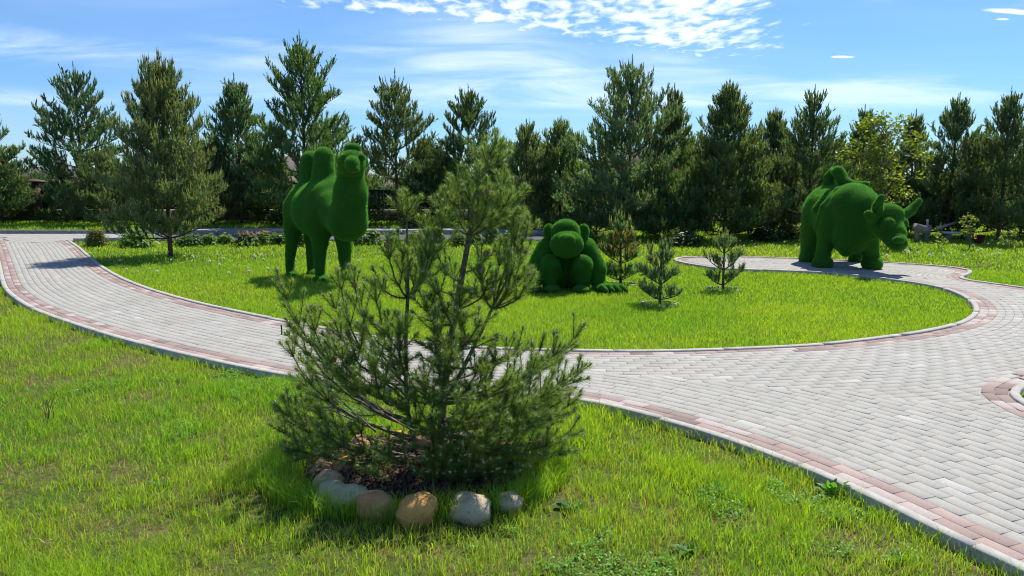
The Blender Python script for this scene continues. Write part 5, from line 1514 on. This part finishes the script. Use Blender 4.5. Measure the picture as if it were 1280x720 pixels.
for k, q in enumerate(((400, 600, 32, 26, R_pnk, 'pinkish boulder at the far left back of the ring'), (431, 596, 38, 28, R_red, 'brown-red boulder half hidden under the left boughs'),
        (409, 617, 42, 30, R_tan, 'tan-pink boulder on the left of the ring'), (411, 633, 40, 33, R_grn, 'pale green-grey boulder peeping behind the larger light boulder at left'),
        (430, 641, 52, 38, R_grn, 'light grey-green boulder at the front left of the ring'), (467, 652, 47, 42, R_red, 'rusty red-brown rounded boulder at the front of the ring'),
        (521, 657, 53, 42, R_och, 'yellow-ochre boulder in the front middle of the ring'), (587, 654, 54, 38, R_gry, 'large light grey boulder at the front right of the ring'),
        (636, 641, 36, 28, R_gry, 'shaded grey boulder sunk in grass at the right of the ring'),
        (497, 556, 26, 18, R_och, 'pale yellowish boulder at the back of the ring left of the stems'), (530, 566, 30, 30, R_tan, 'tan-brown boulder directly behind the main stem'),
        (578, 558, 34, 24, R_gry, 'grey boulder at the back of the ring right of the stem'), (622, 566, 34, 24, R_red, 'brown boulder at the back right of the ring'),
        (452, 566, 32, 22, R_pnk, 'pale brown boulder at the back left of the ring'))):
    boulder(*q, 300 + k)

# ---------------------------------------------------------------- weeds and twigs in the front lawn
def weed(px, py, n, lmin, lmax, wd, el0, el1, col, label, seed, name='weed', group=None, z=0.0):
    rgq = np.random.default_rng(seed); g0 = ground_at(px, py, z)
    parts = []
    for k in range(n):
        az_ = 6.283 * k / n + rgq.random(); el_ = el0 + (el1 - el0) * rgq.random(); L = lmin + (lmax - lmin) * rgq.random()
        d = np.array([math.cos(az_) * math.cos(el_), math.sin(az_) * math.cos(el_), math.sin(el_)])
        P = bez(np.zeros(3), d * L * .55, d * L - up * L * .16 * rgq.random(), 8)
        sdv = unit(np.cross(d, up)[None])[0]
        ww = wd * L * np.array([.12, .45, .8, 1.0, .95, .72, .4, .03])
        V = np.stack([P - sdv * ww[:, None] + up * ww[:, None] * .35, P, P + sdv * ww[:, None] + up * ww[:, None] * .35], 1).reshape(-1, 3)
        i = np.arange(7)[:, None] * 3; r_ = np.arange(2)[None]
        F = np.stack([i + r_, i + r_ + 1, i + r_ + 4, i + r_ + 3], -1).reshape(-1, 4)
        parts.append((V, [F], np.tile(np.array(col) * (.8 + .4 * rgq.random()), (len(V), 1))))
    V, F, C = join_np(parts)
    return tag(obj(name, mesh_np(name, V, F, M_leaf, C, smooth=True), None, tuple(g0)), label, 'weed', group)
weed(1040, 618, 16, .07, .13, .16, .3, 1.2, (.12, .28, .05), 'leafy green weed leaning over the curb at lower right', 1)
weed(712, 636, 9, .05, .10, .22, .1, .6, (.05, .17, .04), 'dark broad-leaved weed in the lawn right of the boulders', 2)
weed(196, 607, 8, .04, .08, .22, .1, .6, (.10, .24, .05), 'small broad-leaved weed in the left lawn', 3)
weed(905, 620, 10, .05, .09, .2, .2, .9, (.09, .24, .05), 'broad-leaved weed between the bush and the curb', 4)
weed(860, 690, 10, .05, .09, .2, .2, .8, (.10, .26, .04), 'broad-leaved weed near the bottom edge right of centre', 5)
weed(1120, 700, 10, .05, .09, .22, .2, .8, (.10, .25, .04), 'broad-leaved weed close to the bottom right corner', 6)
def sticks(name, P_list, r_, m, label, cat, org_):
    V, F, C = join_np([tube(np.array(P), r_, 5) for P in P_list])
    return tag(obj(name, mesh_np(name, V, F, m, smooth=True), None, tuple(org_)), label, cat)
g0 = ground_at(60, 530)
pl = []
for k in range(7):
    a = rg.normal() * .35; h = .10 + .12 * rg.random(); x = rg.normal() * .02
    pl.append([(x, 0, 0), (x + a * h * .3, .01, h * .5), (x + a * h, .02 * rg.normal(), h)])
    pl.append([(x + a * h, 0, h), (x + a * h + .012, .006, h + .018)])
sticks('dry_stalk', pl, .0022, simple_mat('dry_stem', (.20, .10, .06), .9, 30, .3, .2), 'dry brown weed stalk standing in the lawn at left', 'dry stalk', g0)
g0 = ground_at(55, 686)
sticks('twig', [[(-.07, .03, .03), (-.03, .02, .035), (.01, -.01, .03), (.05, -.02, .035)], [(0, 0, .03), (.03, .015, .035)]], .003, simple_mat('straw_twig', (.50, .36, .18), .8, 30, .2, .2), 'bent straw-coloured twig lying in the grass at lower left', 'twig', g0)
g0 = ground_at(352, 418, PZ)
sticks('metal_peg', [[(0, 0, -.02), (.002, 0, .05), (0, 0, .095)]], .008, M_iron, 'short dark peg standing on the path just left of the bush', 'peg', g0)
